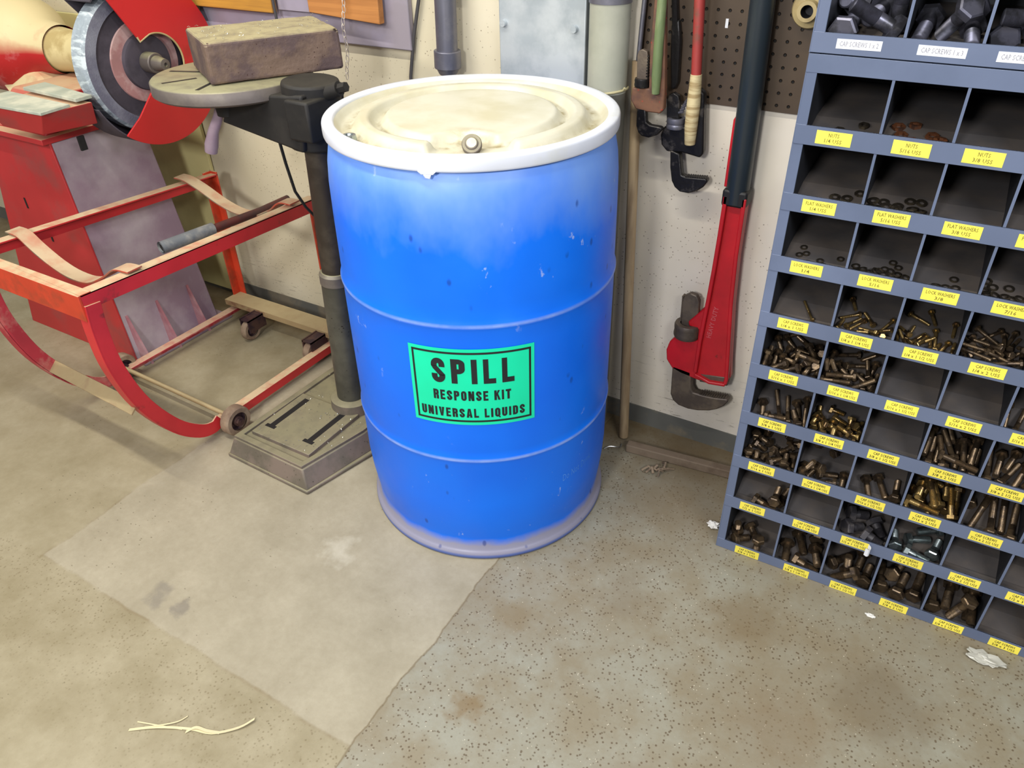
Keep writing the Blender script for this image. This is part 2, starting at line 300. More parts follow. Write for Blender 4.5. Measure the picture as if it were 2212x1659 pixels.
# ------------------------------------------------------------------ mesh helpers
class MB:
    def __init__(s, M=None): s.v = []; s.f = []; s.mi = []; s.M = M or Matrix(); s.cur = 0
    def add(s, vs, fs):
        b = len(s.v); s.v += [s.M @ Vector(v) for v in vs]; s.f += [[i+b for i in f] for f in fs]; s.mi += [s.cur]*len(fs); return s
    def box(s, lo, hi, R=None, about=None):
        (x0, y0, z0), (x1, y1, z1) = lo, hi
        vs = [Vector((x, y, z)) for z in (z0, z1) for y in (y0, y1) for x in (x0, x1)]
        if R is not None:
            c = Vector(about) if about else (Vector(lo)+Vector(hi))/2
            vs = [c + R @ (v-c) for v in vs]
        return s.add(vs, [(0, 2, 3, 1), (4, 5, 7, 6), (0, 1, 5, 4), (2, 6, 7, 3), (0, 4, 6, 2), (1, 3, 7, 5)])
    def hexa(s, bot, top):
        n = len(bot); return s.add(list(bot)+list(top), [tuple(range(n))[::-1], tuple(range(n, 2*n))]+[(i, (i+1) % n, (i+1) % n+n, i+n) for i in range(n)])
    def prism(s, pts, axis, a, b):
        """2-D outline pushed along an axis from a to b; axis 'x': pts are (y,z); 'y': (x,z); 'z': (x,y)"""
        def P(p, d): return {'x': (d, p[0], p[1]), 'y': (p[0], d, p[1]), 'z': (p[0], p[1], d)}[axis]
        return s.hexa([P(p, a) for p in pts], [P(p, b) for p in pts])
    def cyl(s, p0, p1, r0, r1=None, n=24, caps=True):
        r1 = r0 if r1 is None else r1; p0, p1 = Vector(p0), Vector(p1); d = (p1-p0).normalized()
        a = d.orthogonal().normalized(); b = d.cross(a)
        ring = lambda p, r: [p+(a*math.cos(2*math.pi*k/n)+b*math.sin(2*math.pi*k/n))*r for k in range(n)]
        fs = [(i, (i+1) % n, (i+1) % n+n, i+n) for i in range(n)]
        if caps: fs += [tuple(range(n))[::-1], tuple(range(n, 2*n))]
        return s.add(ring(p0, r0)+ring(p1, r1), fs)
    def tube(s, pts, r, n=10, closed=False, flat=None):
        pts = [Vector(p) for p in pts]; N = len(pts); vs = []; prev = None
        for i, p in enumerate(pts):
            q0 = pts[(i-1) % N] if closed or i else p; q1 = pts[(i+1) % N] if closed or i < N-1 else p
            d = (q1-q0).normalized()
            a = (prev - d*prev.dot(d)).normalized() if prev is not None else (Vector(flat) - d*Vector(flat).dot(d)).normalized() if flat else d.orthogonal().normalized()
            prev = a; b = d.cross(a)
            rr = r[i] if isinstance(r, (list, tuple)) else r
            vs += [p+(a*math.cos(2*math.pi*k/n)+b*math.sin(2*math.pi*k/n))*rr for k in range(n)]
        fs = []
        for i in range(N if closed else N-1):
            j = (i+1) % N
            fs += [(i*n+k, i*n+(k+1) % n, j*n+(k+1) % n, j*n+k) for k in range(n)]
        if not closed: fs += [tuple(range(n))[::-1], tuple(range((N-1)*n, N*n))]
        return s.add(vs, fs)
    def band(s, pts, side, w, t):
        """flat bar swept along pts; side = width direction, t = thickness"""
        pts = [Vector(p) for p in pts]; N = len(pts); side = Vector(side).normalized(); vs = []
        for i, p in enumerate(pts):
            d = (pts[min(i+1, N-1)]-pts[max(i-1, 0)]).normalized(); nn = d.cross(side).normalized()
            vs += [p-side*w/2-nn*t/2, p+side*w/2-nn*t/2, p+side*w/2+nn*t/2, p-side*w/2+nn*t/2]
        fs = [(3, 2, 1, 0), tuple(range((N-1)*4, N*4))]
        for i in range(N-1):
            fs += [(i*4+k, i*4+(k+1) % 4, i*4+4+(k+1) % 4, i*4+4+k) for k in range(4)]
        return s.add(vs, fs)
    def lathe(s, prof, c=(0, 0, 0), n=96, axis='z', a0=0, a1=2*math.pi):
        full = abs(a1-a0-2*math.pi) < 1e-6; m_ = n if full else n+1; vs = []
        for k in range(m_):
            a = a0+(a1-a0)*k/n; ca, sa = math.cos(a), math.sin(a)
            for r, z in prof:
                p = {'z': (r*ca, r*sa, z), 'x': (z, r*ca, r*sa), 'y': (r*sa, z, r*ca)}[axis]
                vs.append(Vector(c)+Vector(p))
        L = len(prof); fs = []
        for k in range(n):
            k2 = (k+1) % m_
            for j in range(L-1): fs.append((k*L+j, k2*L+j, k2*L+j+1, k*L+j+1))
        return s.add(vs, fs)
    def build(s, name, mat, parent=None, bevel=0, smooth=40, seg=2, mats=None):
        me = bpy.data.meshes.new(name)
        wm = parent.matrix_world.copy() if parent else Matrix()
        org = None
        if parent is None:
            xs = [v.x for v in s.v]; ys = [v.y for v in s.v]; zs = [v.z for v in s.v]
            org = Vector(((min(xs)+max(xs))/2, (min(ys)+max(ys))/2, min(zs))) if name not in WORLD_SPACE else Vector()
            vs = [v-org for v in s.v]
        else:
            off = ORG.get(parent.name, Vector()); vs = [v-off for v in s.v]
        me.from_pydata([tuple(v) for v in vs], [], s.f); me.validate()
        bm = bmesh.new(); bm.from_mesh(me)
        bmesh.ops.remove_doubles(bm, verts=bm.verts, dist=1e-6)
        bmesh.ops.recalc_face_normals(bm, faces=bm.faces); bm.to_mesh(me); bm.free()
        o = bpy.data.objects.new(name, me); col.objects.link(o)
        for mm in (mats or [mat]): me.materials.append(MT[mm] if isinstance(mm, str) else mm)
        if mats and len(s.mi) == len(me.polygons):
            for p, i in zip(me.polygons, s.mi): p.material_index = i
        if smooth:
            for p in me.polygons: p.use_smooth = True
            me.set_sharp_from_angle(angle=R_(smooth))
        if bevel:
            b = o.modifiers.new('bevel', 'BEVEL'); b.width = bevel; b.segments = seg; b.limit_method = 'ANGLE'; b.angle_limit = R_(40)
        if parent is None: o.location = org; ORG[o.name] = org
        else: o.parent = parent; ORG[o.name] = ORG.get(parent.name, Vector())
        return o
ORG = {}
WORLD_SPACE = {'floor', 'wall_back', 'baseboard_back', 'pegboard', 'plastic_drum'}
def empty(name, loc):
    o = bpy.data.objects.new(name, None); col.objects.link(o); o.location = loc; o.empty_display_size = .1
    ORG[o.name] = Vector(loc); return o
def tag(o, label, cat, group=None, kind=None):
    if label: o['label'] = label
    if cat: o['category'] = cat
    if group: o['group'] = group
    if kind: o['kind'] = kind
    return o
_tc = {}
def text_mesh(s, bold=0.0, res=3):
    """2-D mesh of a piece of writing, normalised to a 1 x 1 box: list of verts, faces"""
    k = (s, bold, res)
    if k in _tc: return _tc[k]
    c = bpy.data.curves.new('t', 'FONT'); c.body = s; c.size = 1; c.offset = bold; c.resolution_u = res; c.space_character = 1.08
    c.align_x = 'CENTER'; c.space_line = .95
    o = bpy.data.objects.new('t', c); col.objects.link(o)
    dg = bpy.context.evaluated_depsgraph_get(); dg.update()
    me = bpy.data.meshes.new_from_object(o.evaluated_get(dg))
    vs = [tuple(v.co[:2]) for v in me.vertices]; fs = [tuple(p.vertices) for p in me.polygons]
    x0 = min(v[0] for v in vs); x1 = max(v[0] for v in vs); y0 = min(v[1] for v in vs); y1 = max(v[1] for v in vs)
    vs = [((x-x0)/(x1-x0), (y-y0)/(y1-y0)) for x, y in vs]
    bpy.data.objects.remove(o); bpy.data.curves.remove(c); bpy.data.meshes.remove(me)
    _tc[k] = (vs, fs); return _tc[k]

# heavy condensed block lettering drawn stroke by stroke (x 0..1, y 0..1; stroke widths relative to the glyph)
GW, GH = .43, .21
def _r(x0, y0, x1, y1): return [(x0, y0), (x1, y0), (x1, y1), (x0, y1)]
def _ringpts(cx, cy, rx, ry, a0, a1, n=14): return [(cx+rx*math.cos(R_(a0+(a1-a0)*k/n)), cy+ry*math.sin(R_(a0+(a1-a0)*k/n))) for k in range(n+1)]
def _arc(cx, cy, rx, ry, a0, a1, ix, iy, n=14):
    o_ = _ringpts(cx, cy, rx, ry, a0, a1, n); i_ = _ringpts(cx, cy, ix, iy, a0, a1, n)
    return [[o_[k], o_[k+1], i_[k+1], i_[k]] for k in range(n)]
def glyph(ch):
    w, h = GW, GH; t = 1-h
    if ch == 'I': return [_r(0, 0, 1, 1)], .42
    if ch == 'L': return [_r(0, 0, w, 1), _r(w, 0, 1, h)], .88
    if ch == 'T': return [_r(.5-w/2, 0, .5+w/2, t), _r(0, t, 1, 1)], 1
    if ch == 'E': return [_r(0, 0, w, 1), _r(w, 0, 1, h), _r(w, t, 1, 1), _r(w, .5-h/2+.02, .92, .5+h/2)], .9
    if ch == 'N': return [_r(0, 0, w*.86, 1), _r(1-w*.86, 0, 1, 1), [(0, 1), (w, 1), (1, 0), (1-w, 0)]], 1.08
    if ch == 'K': return [_r(0, 0, w, 1), [(w*.9, .36), (w*.9, .62), (.62, 1), (1.02, 1)], [(.40, .62), (.66, .66), (1.08, 0), (.68, 0)]], 1.05
    if ch == 'V': return [[(0, 1), (w, 1), (.5, .22), (.5, 0), (.30, 0)], [(1, 1), (1-w, 1), (.5, .22), (.5, 0), (.70, 0)]], 1.08
    if ch == 'A': return [[(0, 0), (w*.95, 0), (.5, .86), (.5, 1), (.28, 1)], [(1, 0), (1-w*.95, 0), (.5, .86), (.5, 1), (.72, 1)], _r(.25, .20, .75, .36)], 1.1
    c = .27
    top = _arc(.5, 1-c, .5, c, 0, 180, .5-w, c-h); bot = _arc(.5, c, .5, c, 180, 360, .5-w, c-h)
    if ch in 'OQ':
        g = top+bot+[_r(0, c, w, 1-c), _r(1-w, c, 1, 1-c)]
        if ch == 'Q': g.append([(.52, .20), (.74, .24), (1.10, -.08), (.80, -.10)])
        return g, 1
    if ch == 'U': return bot+[_r(0, c, w, 1), _r(1-w, c, 1, 1)], 1
    if ch == 'S':
        mid = _arc(.5, 1-c, .5, c, 180, 205, .5-w, c-h, 4)
        return top+bot+[_r(0, .66, w, 1-c), _r(1-w, .64, 1, 1-c), _r(0, c, w, .36), _r(1-w, c, 1, .34),
                        [(0, .68), (w, .68), (1, .34), (1-w*.2, .28), (1-w, .30), (.12, .56)]], 1
    if ch in 'PRD':
        if ch == 'D': cy0, cy1 = c, 1-c
        else: cy0, cy1 = .40+.2, 1-.2
        cc = c if ch == 'D' else .2
        g = [_r(0, 0, w, 1), _r(w, 1-h*.95, .5, 1), _r(w, cy0-cc, .5, cy0-cc+h*.95)]
        g += _arc(.5, cy1, .5, cc, 0, 90, .5-w, cc-h*.95, 8)+_arc(.5, cy0, .5, cc, 270, 360, .5-w, cc-h*.95, 8)+[_r(1-w, cy0, 1, cy1)]
        if ch == 'R': g += [_r(1-w, 0, 1, .36), [(1-w, .36), (1, .36), (.96, .44), (.6, .46)]]
        return g, 1
    return [], .6
def block_text(s, gap=.28):
    x = 0; polys = []
    for ch in s:
        if ch == ' ': x += .48; continue
        g, wd = glyph(ch); wd *= .62 if ch != 'I' else .60
        for p in g: polys.append([(x+a*wd, b_) for a, b_ in p])
        x += wd+gap*.62
    W_ = x-gap*.62; vs = []; fs = []
    for p in polys:
        fs.append(tuple(range(len(vs), len(vs)+len(p)))); vs += [(a/W_, b_) for a, b_ in p]
    return vs, fs

# ------------------------------------------------------------------ the setting
WY = .4253
o = MB().box((-4, -3.2, -.08), (3.2, WY+.1, 0)).build('floor', 'floor', smooth=0); tag(o, 'speckled and patched concrete workshop floor', 'floor', kind='structure')
o = MB().box((-4, WY, 0), (3.2, WY+.12, 3.0)).build('wall_back', 'wall', smooth=0); tag(o, 'scuffed cream painted workshop wall', 'wall', kind='structure')
o = MB().box((-4, WY-.004, 0), (3.2, WY, .060)).build('baseboard_back', 'baseb', smooth=0); tag(o, 'dusty grey painted strip along the wall foot', 'baseboard', kind='structure')
o = MB().box((.186, WY-.008, .942), (3.0, WY-.0005, 2.2)).build('pegboard', 'peg', smooth=0); tag(o, 'brown perforated hardboard sheet on the wall behind the pipe wrenches', 'pegboard')

# ------------------------------------------------------------------ the blue drum
drum = empty('plastic_drum', (0, 0, 0)); tag(drum, 'blue plastic drum with a white lid and a green spill kit sign', 'drum')
prof = [(0, .004), (.285, .004), (.300, 0), (.3065, .003), (.3075, .010), (.3065, .018), (.302, .022), (.299, .026), (.294, .050), (.2945, .062), (.299, .085), (.304, .13), (.3070, .18),
        (.3072, .303), (.3088, .310), (.3106, .316), (.3088, .322), (.3068, .329), (.307, .34), (.307, .45), (.307, .61), (.3068, .644), (.3085, .650), (.3105, .657), (.3085, .664), (.306, .672),
        (.306, .70), (.305, .80), (.3035, .87), (.300, .91), (.294, .94), (.286, .955), (.283, .97), (.275, .972)]
# smooth the profile a little
MB().lathe(prof, n=160).build('body', 'drum', drum, smooth=60)
rp = []
for k in range(21):
    a = 2*math.pi*k/20; rr = .0135
    rp.append((.2885+.0125*(abs(math.cos(a))**.42)*(1 if math.cos(a) > 0 else -1), .9745+.0145*(abs(math.sin(a))**.42)*(1 if math.sin(a) > 0 else -1)))
ring = MB().lathe(rp, n=160).build('lock_ring', 'ring', drum, smooth=60)
a = R_(-71.5)
def rz(p, a): return Matrix.Rotation(a, 3, 'Z') @ Vector(p)
b = MB()
b.hexa([rz(p, a) for p in [(.2975, -.014, .956), (.2975, .008, .956), (.3015, .008, .957), (.3015, -.014, .957)]], [rz(p, a) for p in [(.297, -.020, .963), (.297, .014, .963), (.3025, .014, .963), (.3025, -.020, .963)]])
b.hexa([rz(p, a) for p in [(.2985, -.007, .9505), (.2985, .002, .949), (.3005, .002, .949), (.3005, -.007, .9505)]], [rz(p, a) for p in [(.298, -.010, .957), (.298, .005, .957), (.302, .005, .957), (.302, -.010, .957)]])
b.build('ring_tab', 'ring', ring, bevel=.001)
# lid: polar height field with a raised C-shaped double ridge, open towards the front
lb = MB(); NR, NA = 64, 240; vs = []; fs = []
def sm(x, a, b_):
    t_ = max(0, min(1, (x-a)/(b_-a))); return t_*t_*(3-2*t_)
def lid_h(r, th):
    deg = math.degrees(th); d = (deg+57+180) % 360-180        # angle away from the notch
    gap = sm(abs(d), 18, 22)                                   # 0 inside the notch
    z = .9675
    z += .019*gap*sm(r, .194, .210)*(1-sm(r, .226, .246))     # outer ridge
    dome = (1-sm(r, .170, .190))*.0175
    x, y = r*math.cos(th), r*math.sin(th)
    cx, cy = .215*math.cos(R_(-62)), .215*math.sin(R_(-62))
    dome *= sm(math.hypot(x-cx, y-cy), .068, .084)
    z += dome + .0015*(1-sm(r, 0, .18))
    z += .017*sm(r, .262, .279)
    return z
for i in range(NR+1):
    r = .2795*i/NR
    for k in range(NA):
        th = 2*math.pi*k/NA; vs.append((r*math.cos(th), r*math.sin(th), lid_h(r, th)))
for i in range(NR):
    for k in range(NA):
        fs.append((i*NA+k, i*NA+(k+1) % NA, (i+1)*NA+(k+1) % NA, (i+1)*NA+k))
lid = lb.add(vs, fs).build('lid', 'lid', drum, smooth=70)
d = Vector((.35, -.62, .62)).normalized(); p = Vector((.105, -.158, .967))
b = MB(); b.cyl(p, p+d*.026, .0105, .0105, 20); b.cyl(p+d*.014, p+d*.0255, .0185, .0185, 24); b.cyl(p+d*.025, p+d*.028, .0125, .0115, 24)
pl = b.build('lid_knob', 'iron', lid, bevel=.0015); pl['label'] = 'grey capped knob in the lid notch'
MB().cyl(p+d*.0282, p+d*.0292, .0095, .0090, 20).build('knob_cap', 'lid', pl)
b = MB(); c0 = (-.128, -.230, .969); b.lathe([(0, .006), (.006, .006), (.008, .012), (.013, .012), (.0145, .004), (.0145, 0)], c0, 24)
b.build('vent_plug', 'b_zinc', lid)
# the green sign wrapped round the drum
RL = .3083; A0, A1, Z0, Z1 = -85.5, -36.5, .4165, .606
def wrap(u, v, r): a = R_(A0+(A1-A0)*u); return (r*math.cos(a), r*math.sin(a), Z0+(Z1-Z0)*v)
def wrapped(vs2, fs2, r, t=.0):
    bm = bmesh.new(); V = [bm.verts.new((x, y, 0)) for x, y in vs2]
    for f in fs2:
        try: bm.faces.new([V[i] for i in f])
        except ValueError: pass
    for k in range(1, 60):
        bmesh.ops.bisect_plane(bm, geom=bm.verts[:]+bm.edges[:]+bm.faces[:], plane_co=(k/60, 0, 0), plane_no=(1, 0, 0))
    bm.verts.index_update(); out = ([wrap(v.co.x, v.co.y, r) for v in bm.verts], [[v.index for v in f.verts] for f in bm.faces]); bm.free(); return out
sg = MB(); sg.add(*wrapped([(0, 0), (1, 0), (1, 1), (0, 1)], [(0, 1, 2, 3)], RL))
sign = sg.build('spill_sign', 'green', drum, smooth=60); sign['label'] = 'green sticker reading SPILL RESPONSE KIT UNIVERSAL LIQUIDS'
ink = MB(); bx, by, tx, ty = .028, .040, .017, .026
for x0, y0, x1, y1 in ((bx, by, 1-bx, by+ty), (bx, 1-by-ty, 1-bx, 1-by), (bx, by, bx+tx, 1-by), (1-bx-tx, by, 1-bx, 1-by)):
    ink.add(*wrapped([(x0, y0), (x1, y0), (x1, y1), (x0, y1)], [(0, 1, 2, 3)], RL+.0004))
def put(s, x0, x1, y0, y1, bold):
    v, f = block_text(s, bold); ink.add(*wrapped([(x0+(x1-x0)*a, y0+(y1-y0)*b_) for a, b_ in v], f, RL+.0005))
put('SPILL', .185, .835, .560, .875, .44)
put('RESPONSE KIT', .185, .805, .335, .465, .34)
put('UNIVERSAL LIQUIDS', .070, .915, .105, .228, .34)
ink.build('lettering', 'ink', sign, smooth=0)
# faint scratched handwriting low on the right
b = MB(); v, f = text_mesh('Do Not Drink', 0, 2)
def scr(u, vv): a = R_(-22+19*u); rr = .3074; return (rr*math.cos(a), rr*math.sin(a), .195+.020*vv+.010*u)
b.add([scr(*q) for q in v], f); o = b.build('scratched_writing', MT['cable'] if 0 else worn('chalky_scratch', (70, 138, 232), None, rough=.6, bump=0), drum, smooth=0)

# ------------------------------------------------------------------ pillar drill stand
drill = empty('drill_press_stand', (-.5, 0, 0)); tag(drill, 'cast iron drill stand, slotted base and round table, left of the blue drum', 'drill press')
b = MB()
b.hexa([(-.700, -.300, 0), (-.385, -.310, 0), (-.335, -.09, 0), (-.325, .22, 0), (-.690, .22, 0)], [(-.700, -.300, .012), (-.385, -.310, .012), (-.335, -.09, .012), (-.325, .22, .012), (-.690, .22, .012)])
b.hexa([(-.697, -.297, .010), (-.388, -.306, .010), (-.345, -.09, .010), (-.332, .21, .010), (-.687, .21, .010)], [(-.676, -.283, .066), (-.409, -.290, .066), (-.366, -.085, .066), (-.352, .19, .066), (-.664, .19, .066)])
base = b.build('base', 'base', drill, bevel=.004)
b = MB()   # raised rim and raised pad with two open slots
zt = .066
def rect(x0, y0, x1, y1, z1=.078, z0=zt-.002): b.box((x0, y0, z0), (x1, y1, z1))
rim = [(-.674, -.281), (-.411, -.288), (-.368, -.085), (-.354, .188), (-.664, .188)]
inn = [(-.655, -.262), (-.424, -.268), (-.386, -.085), (-.373, .17), (-.645, .17)]
for i in range(5):
    j = (i+1) % 5; q = [rim[i], rim[j], inn[j], inn[i]]
    b.hexa([(x, y, zt-.002) for x, y in q], [(x, y, .074) for x, y in q])
xs = [-.642, -.618, -.600, -.474, -.456, -.424]
rect(xs[0], -.245, xs[1], -.035); rect(xs[2], -.245, xs[3], -.035); rect(xs[4], -.245, xs[5], -.035)
for a_, c_ in ((xs[1], xs[2]), (xs[3], xs[4])): rect(a_-.001, -.245, c_+.001, -.205); rect(a_-.001, -.052, c_+.001, -.035)
b.build('base_pad', 'base', base, bevel=.0015)
for a_, c_ in ((xs[1], xs[2]), (xs[3], xs[4])):
    b = MB(); b.box((a_, -.205, zt), (c_, -.052, .0775)); b.box((a_-.009, -.208, .0765), (c_+.009, -.196, .0786)); b.build('base_slot', 'black', base)
cb, ct = Vector((-.478, 0, .066)), Vector((-.4385, 0, .965))
def cp(z): return cb+(ct-cb)*((z-cb.z)/(ct.z-cb.z))
b = MB(); b.cyl(cp(.066), cp(.105), .062, .060, 40); b.cyl(cp(.105), cp(.112), .060, .045, 40)
b.build('column_flange', 'base', drill, bevel=.003)
MB().cyl(cp(.10), cp(.505), .0405, .0405, 40).build('lower_column', 'column', drill)
b = MB(); b.cyl(cp(.485), cp(.512), .0425, .0425, 40); b.cyl(cp(.512), cp(.520), .0425, .037, 40); b.build('column_collar', 'iron', drill, bevel=.001)
MB().cyl(cp(.515), cp(.985), .0345, .0345, 40).build('upper_column', 'column_up', drill)
# table
TC = Vector((-.690, .0, .99)); b = MB()
b.lathe([(0, -.034), (.16, -.034), (.184, -.034), (.190, -.029), (.190, -.004), (.186, 0), (.03, 0), (.03, -.012), (0, -.012)], TC, 96)
b.lathe([(0, -.034), (.11, -.034), (.105, -.05), (.05, -.06), (.045, -.075), (0, -.075)], TC, 48)
tab = b.build('table', 'iron', drill, smooth=50)
b = MB()
for ang, r0, r1 in ((200, .075, .165), (245, .085, .165), (155, .075, .165), (290, .09, .165)):
    R = Matrix.Rotation(R_(ang), 3, 'Z'); q = [TC+R @ Vector((x, y, 0)) for x, y in ((r0, -.0045), (r1, -.0045), (r1, .0045), (r0, .0045))]
    b = MB(); b.hexa([(p.x, p.y, .9905) for p in q], [(p.x, p.y, .9908) for p in q]); b.build('table_slot', 'black', tab)

b = MB(); b.hexa([(-.70, -.055, .885), (-.42, -.075, .855), (-.42, .075, .855), (-.70, .055, .885)], [(-.66, -.05, .955), (-.40, -.072, .985), (-.40, .072, .985), (-.66, .05, .955)])
b.cyl(cp(.852), cp(1.000), .066, .066, 36)
b.hexa([(-.445, -.085, .885), (-.375, -.085, .885), (-.375, .02, .885), (-.445, .02, .885)], [(-.445, -.085, .975), (-.375, -.085, .975), (-.375, .02, .975), (-.445, .02, .975)])
arm = b.build('table_arm', 'darkmetal', drill, bevel=.006)
b = MB(); b.cyl((-.385, -.01, .978), (-.345, -.006, .992), .017, .016, 18); b.cyl((-.345, -.006, .992), (-.326, -.004, .998), .011, .011, 6)
b.build('clamp_bolt', 'darkmetal', arm)
b = MB(); b.cyl((-.690, -.03, .955), (-.690, -.03, .900), .036, .033, 28); b.cyl((-.725, -.035, .915), (-.69, -.03, .915), .016, .02, 16)
b.build('table_lock_boss', 'darkmetal', drill, bevel=.002)
b = MB(); b.tube([(-.700, -.045, .925), (-.715, -.05, .895), (-.738, -.055, .86), (-.752, -.06, .825), (-.758, -.062, .806)], [.014, .012, .013, .017, .0155], 16)
b.build('clamp_lever', 'mauve', drill)
# steel block and swarf
blk = MB(); Bb = [(-.627, -.119), (-.463, .148), (-.655, .262), (-.822, -.003)]; Bt = [(-.622, -.118), (-.466, .150), (-.653, .262), (-.822, -.004)]
blk.hexa([(x, y, .9915) for x, y in Bb], [(x, y, 1.082) for x, y in Bt])
o = blk.build('steel_block', 'block', bevel=.007, seg=3); tag(o, 'pitted rusty steel block resting on the round drill table', 'metal block')
sd = o.modifiers.new('sub', 'SUBSURF'); sd.subdivision_type = 'SIMPLE'; sd.levels = sd.render_levels = 5
tx = bpy.data.textures.new('chip', 'CLOUDS'); tx.noise_scale = .035; dm = o.modifiers.new('wear', 'DISPLACE'); dm.texture = tx; dm.strength = .0035; dm.mid_level = .75
def slivers(pts, name, mat, lmin, lmax, wd):
    b = MB()
    for x, y, z in pts:
        a = random.uniform(0, 6.28); L = random.uniform(lmin, lmax); dx, dy = math.cos(a), math.sin(a)
        b.band([(x, y, z+.001), (x+dx*L*.5, y+dy*L*.5, z+.003), (x+dx*L, y+dy*L, z+.0015)], (-dy, dx, .5), wd, .0004)
    return b.build(name, mat, smooth=0)
pts = []
for k in range(70):
    u, v = random.random(), random.random(); p = Vector((*Bt[0], 0)).lerp(Vector((*Bt[1], 0)), u); q = Vector((*Bt[3], 0)).lerp(Vector((*Bt[2], 0)), u); r = p.lerp(q, .04+v*.92); pts.append((r.x, r.y, 1.0835))
o = slivers(pts, 'metal_shavings', 'chips', .002, .009, .0012); tag(o, 'bright metal shavings lying on top of the rusty steel block', 'metal shavings', kind='stuff')
pts = []
for k in range(150):
    x = random.uniform(-.655, -.385); y = random.triangular(-.28, .15, -.1)
    if y > -.05 and x > -.55: continue
    if any(a_-.002 < x < c_+.002 for a_, c_ in ((xs[1], xs[2]), (xs[3], xs[4]))) and -.21 < y < -.05: continue
    pts.append((x, y, .0782))
o = slivers(pts, 'drill_swarf', 'chips', .001, .006, .0009); tag(o, 'fine bright swarf scattered over the slotted drill base', 'metal shavings', kind='stuff')
# power cord
o = MB().tube([(-.700, .110, .925), (-.689, .097, .88), (-.683, .097, .82), (-.678, .102, .74), (-.670, .109, .66), (-.660, .128, .61), (-.648, .15, .572), (-.625, .20, .55), (-.60, .28, .48), (-.57, .36, .28), (-.54, .39, .05), (-.50, .395, .006)], .0042, 8).build('power_cord', 'black')
tag(o, 'thin black cord hanging down behind the drill table', 'cord')

# ------------------------------------------------------------------ red drum cradle
cr = empty('drum_cradle', (-1.04, 0, 0)); tag(cr, 'red angle iron drum cradle on casters with rocker legs', 'cradle')
XN, XF, ZT = -.79, -1.30, .582
def angle_rail(name, x, y0, y1, z0, z1, inward, mat, wv=.040, wh=.034, t=.005):
    b = MB(); s = inward
    b.hexa([(x, y0, z0-wv), (x+s*t, y0, z0-wv), (x+s*t, y1, z1-wv), (x, y1, z1-wv)], [(x, y0, z0), (x+s*t, y0, z0), (x+s*t, y1, z1), (x, y1, z1)])
    b.hexa([(x, y0, z0-t), (x+s*wh, y0, z0-t), (x+s*wh, y1, z1-t), (x, y1, z1-t)], [(x, y0, z0), (x+s*wh, y0, z0), (x+s*wh, y1, z1), (x, y1, z1)])
    return b.build(name, mat, cr, bevel=.001)
angle_rail('rail', XN, -.49, .30, .588, .556, -1, 'red')
angle_rail('rail', XF, -.49, .33, .590, .542, 1, 'red')
b = MB(); b.box((XF, -.496, .520), (XN, -.490, .588)); b.box((XF, -.490, .583), (XN, -.462, .588))
b.build('end_bar', 'orange', cr, bevel=.001)
def rocker(x, s, mat, pts):
    b = MB(); P3 = [(x, y, z) for y, z in pts]
    b.band(P3, (1, 0, 0), .034, .005)
    out = [(x+s*0, y, z) for y, z in pts]
    # flange lying in the side plane
    N = len(pts); vs = []
    for i, (y, z) in enumerate(pts):
        dy, dz = pts[min(i+1, N-1)][0]-pts[max(i-1, 0)][0], pts[min(i+1, N-1)][1]-pts[max(i-1, 0)][1]; L = math.hypot(dy, dz); ny, nz = -dz/L, dy/L
        x0 = x+s*.017
        for (xx, k) in ((x0, 0), (x0-s*.005, 0), (x0-s*.005, .038), (x0, .038)): vs.append((xx, y+ny*k, z+nz*k))
    fs = [(3, 2, 1, 0), tuple(range((N-1)*4, N*4))]
    for i in range(N-1): fs += [(i*4+k, i*4+(k+1) % 4, i*4+4+(k+1) % 4, i*4+4+k) for k in range(4)]
    b.add(vs, fs); return b.build('rocker_leg', mat, cr, bevel=.0008, smooth=30)
def smooth_path(pts, n=6):
    P = [Vector(p) for p in pts]; out = []
    for i in range(len(P)-1):
        p0 = P[max(i-1, 0)]; p1 = P[i]; p2 = P[i+1]; p3 = P[min(i+2, len(P)-1)]
        for k in range(n):
            t = k/n; out.append(.5*((2*p1)+(p2-p0)*t+(2*p0-5*p1+4*p2-p3)*t*t+(3*p1-3*p2+p3-p0)*t**3))
    out.append(P[-1]); return out
rk = [(p.x, p.y) for p in smooth_path([(-.488, .56), (-.494, .48), (-.488, .37), (-.452, .235), (-.385, .115), (-.315, .048), (-.26, .030), (-.225, .045)], 5)]
rocker(XN-.012, 1, 'red', rk)
rocker(XF+.012, 1, 'pinkred', [(y+.005, z) for y, z in rk])
for x, s, mt, y1 in ((XN, -1, 'red', .30), (XF, 1, 'pinkred', .33)):
    b = MB(); b.box((x, -.235, .022), (x+s*.005, y1, .050)); b.box((x, -.235, .045), (x+s*.03, y1, .050)); b.build('bottom_rail', mt, cr, bevel=.0008)
    b = MB(); b.hexa([(x, y1-.034, .03), (x+s*.006, y1-.034, .03), (x+s*.006, y1, .03), (x, y1, .03)], [(x, y1-.034, .55), (x+s*.006, y1-.034, .55), (x+s*.006, y1, .55), (x, y1, .55)])
    b.hexa([(x, y1-.005, .03), (x+s*.034, y1-.005, .03), (x+s*.034, y1, .03), (x, y1, .03)], [(x, y1-.005, .55), (x+s*.034, y1-.005, .55), (x+s*.034, y1, .55), (x, y1, .55)])
    b.build('back_leg', 'orange', cr, bevel=.001)
b = MB(); b.band([(XF+.012, -.400, .185), (XN-.012, -.455, .235)], (0, .75, .65), .038, .005)
b.build('front_cross_bar', 'tan', cr, bevel=.001)
b = MB(); b.box((XF, .255, .084), (XN, .325, .091)); b.box((XF, .318, .055), (XN, .325, .091)); b.box((XF, .255, .070), (XN, .259, .091)); b.build('caster_plate', 'tan', cr, bevel=.001)
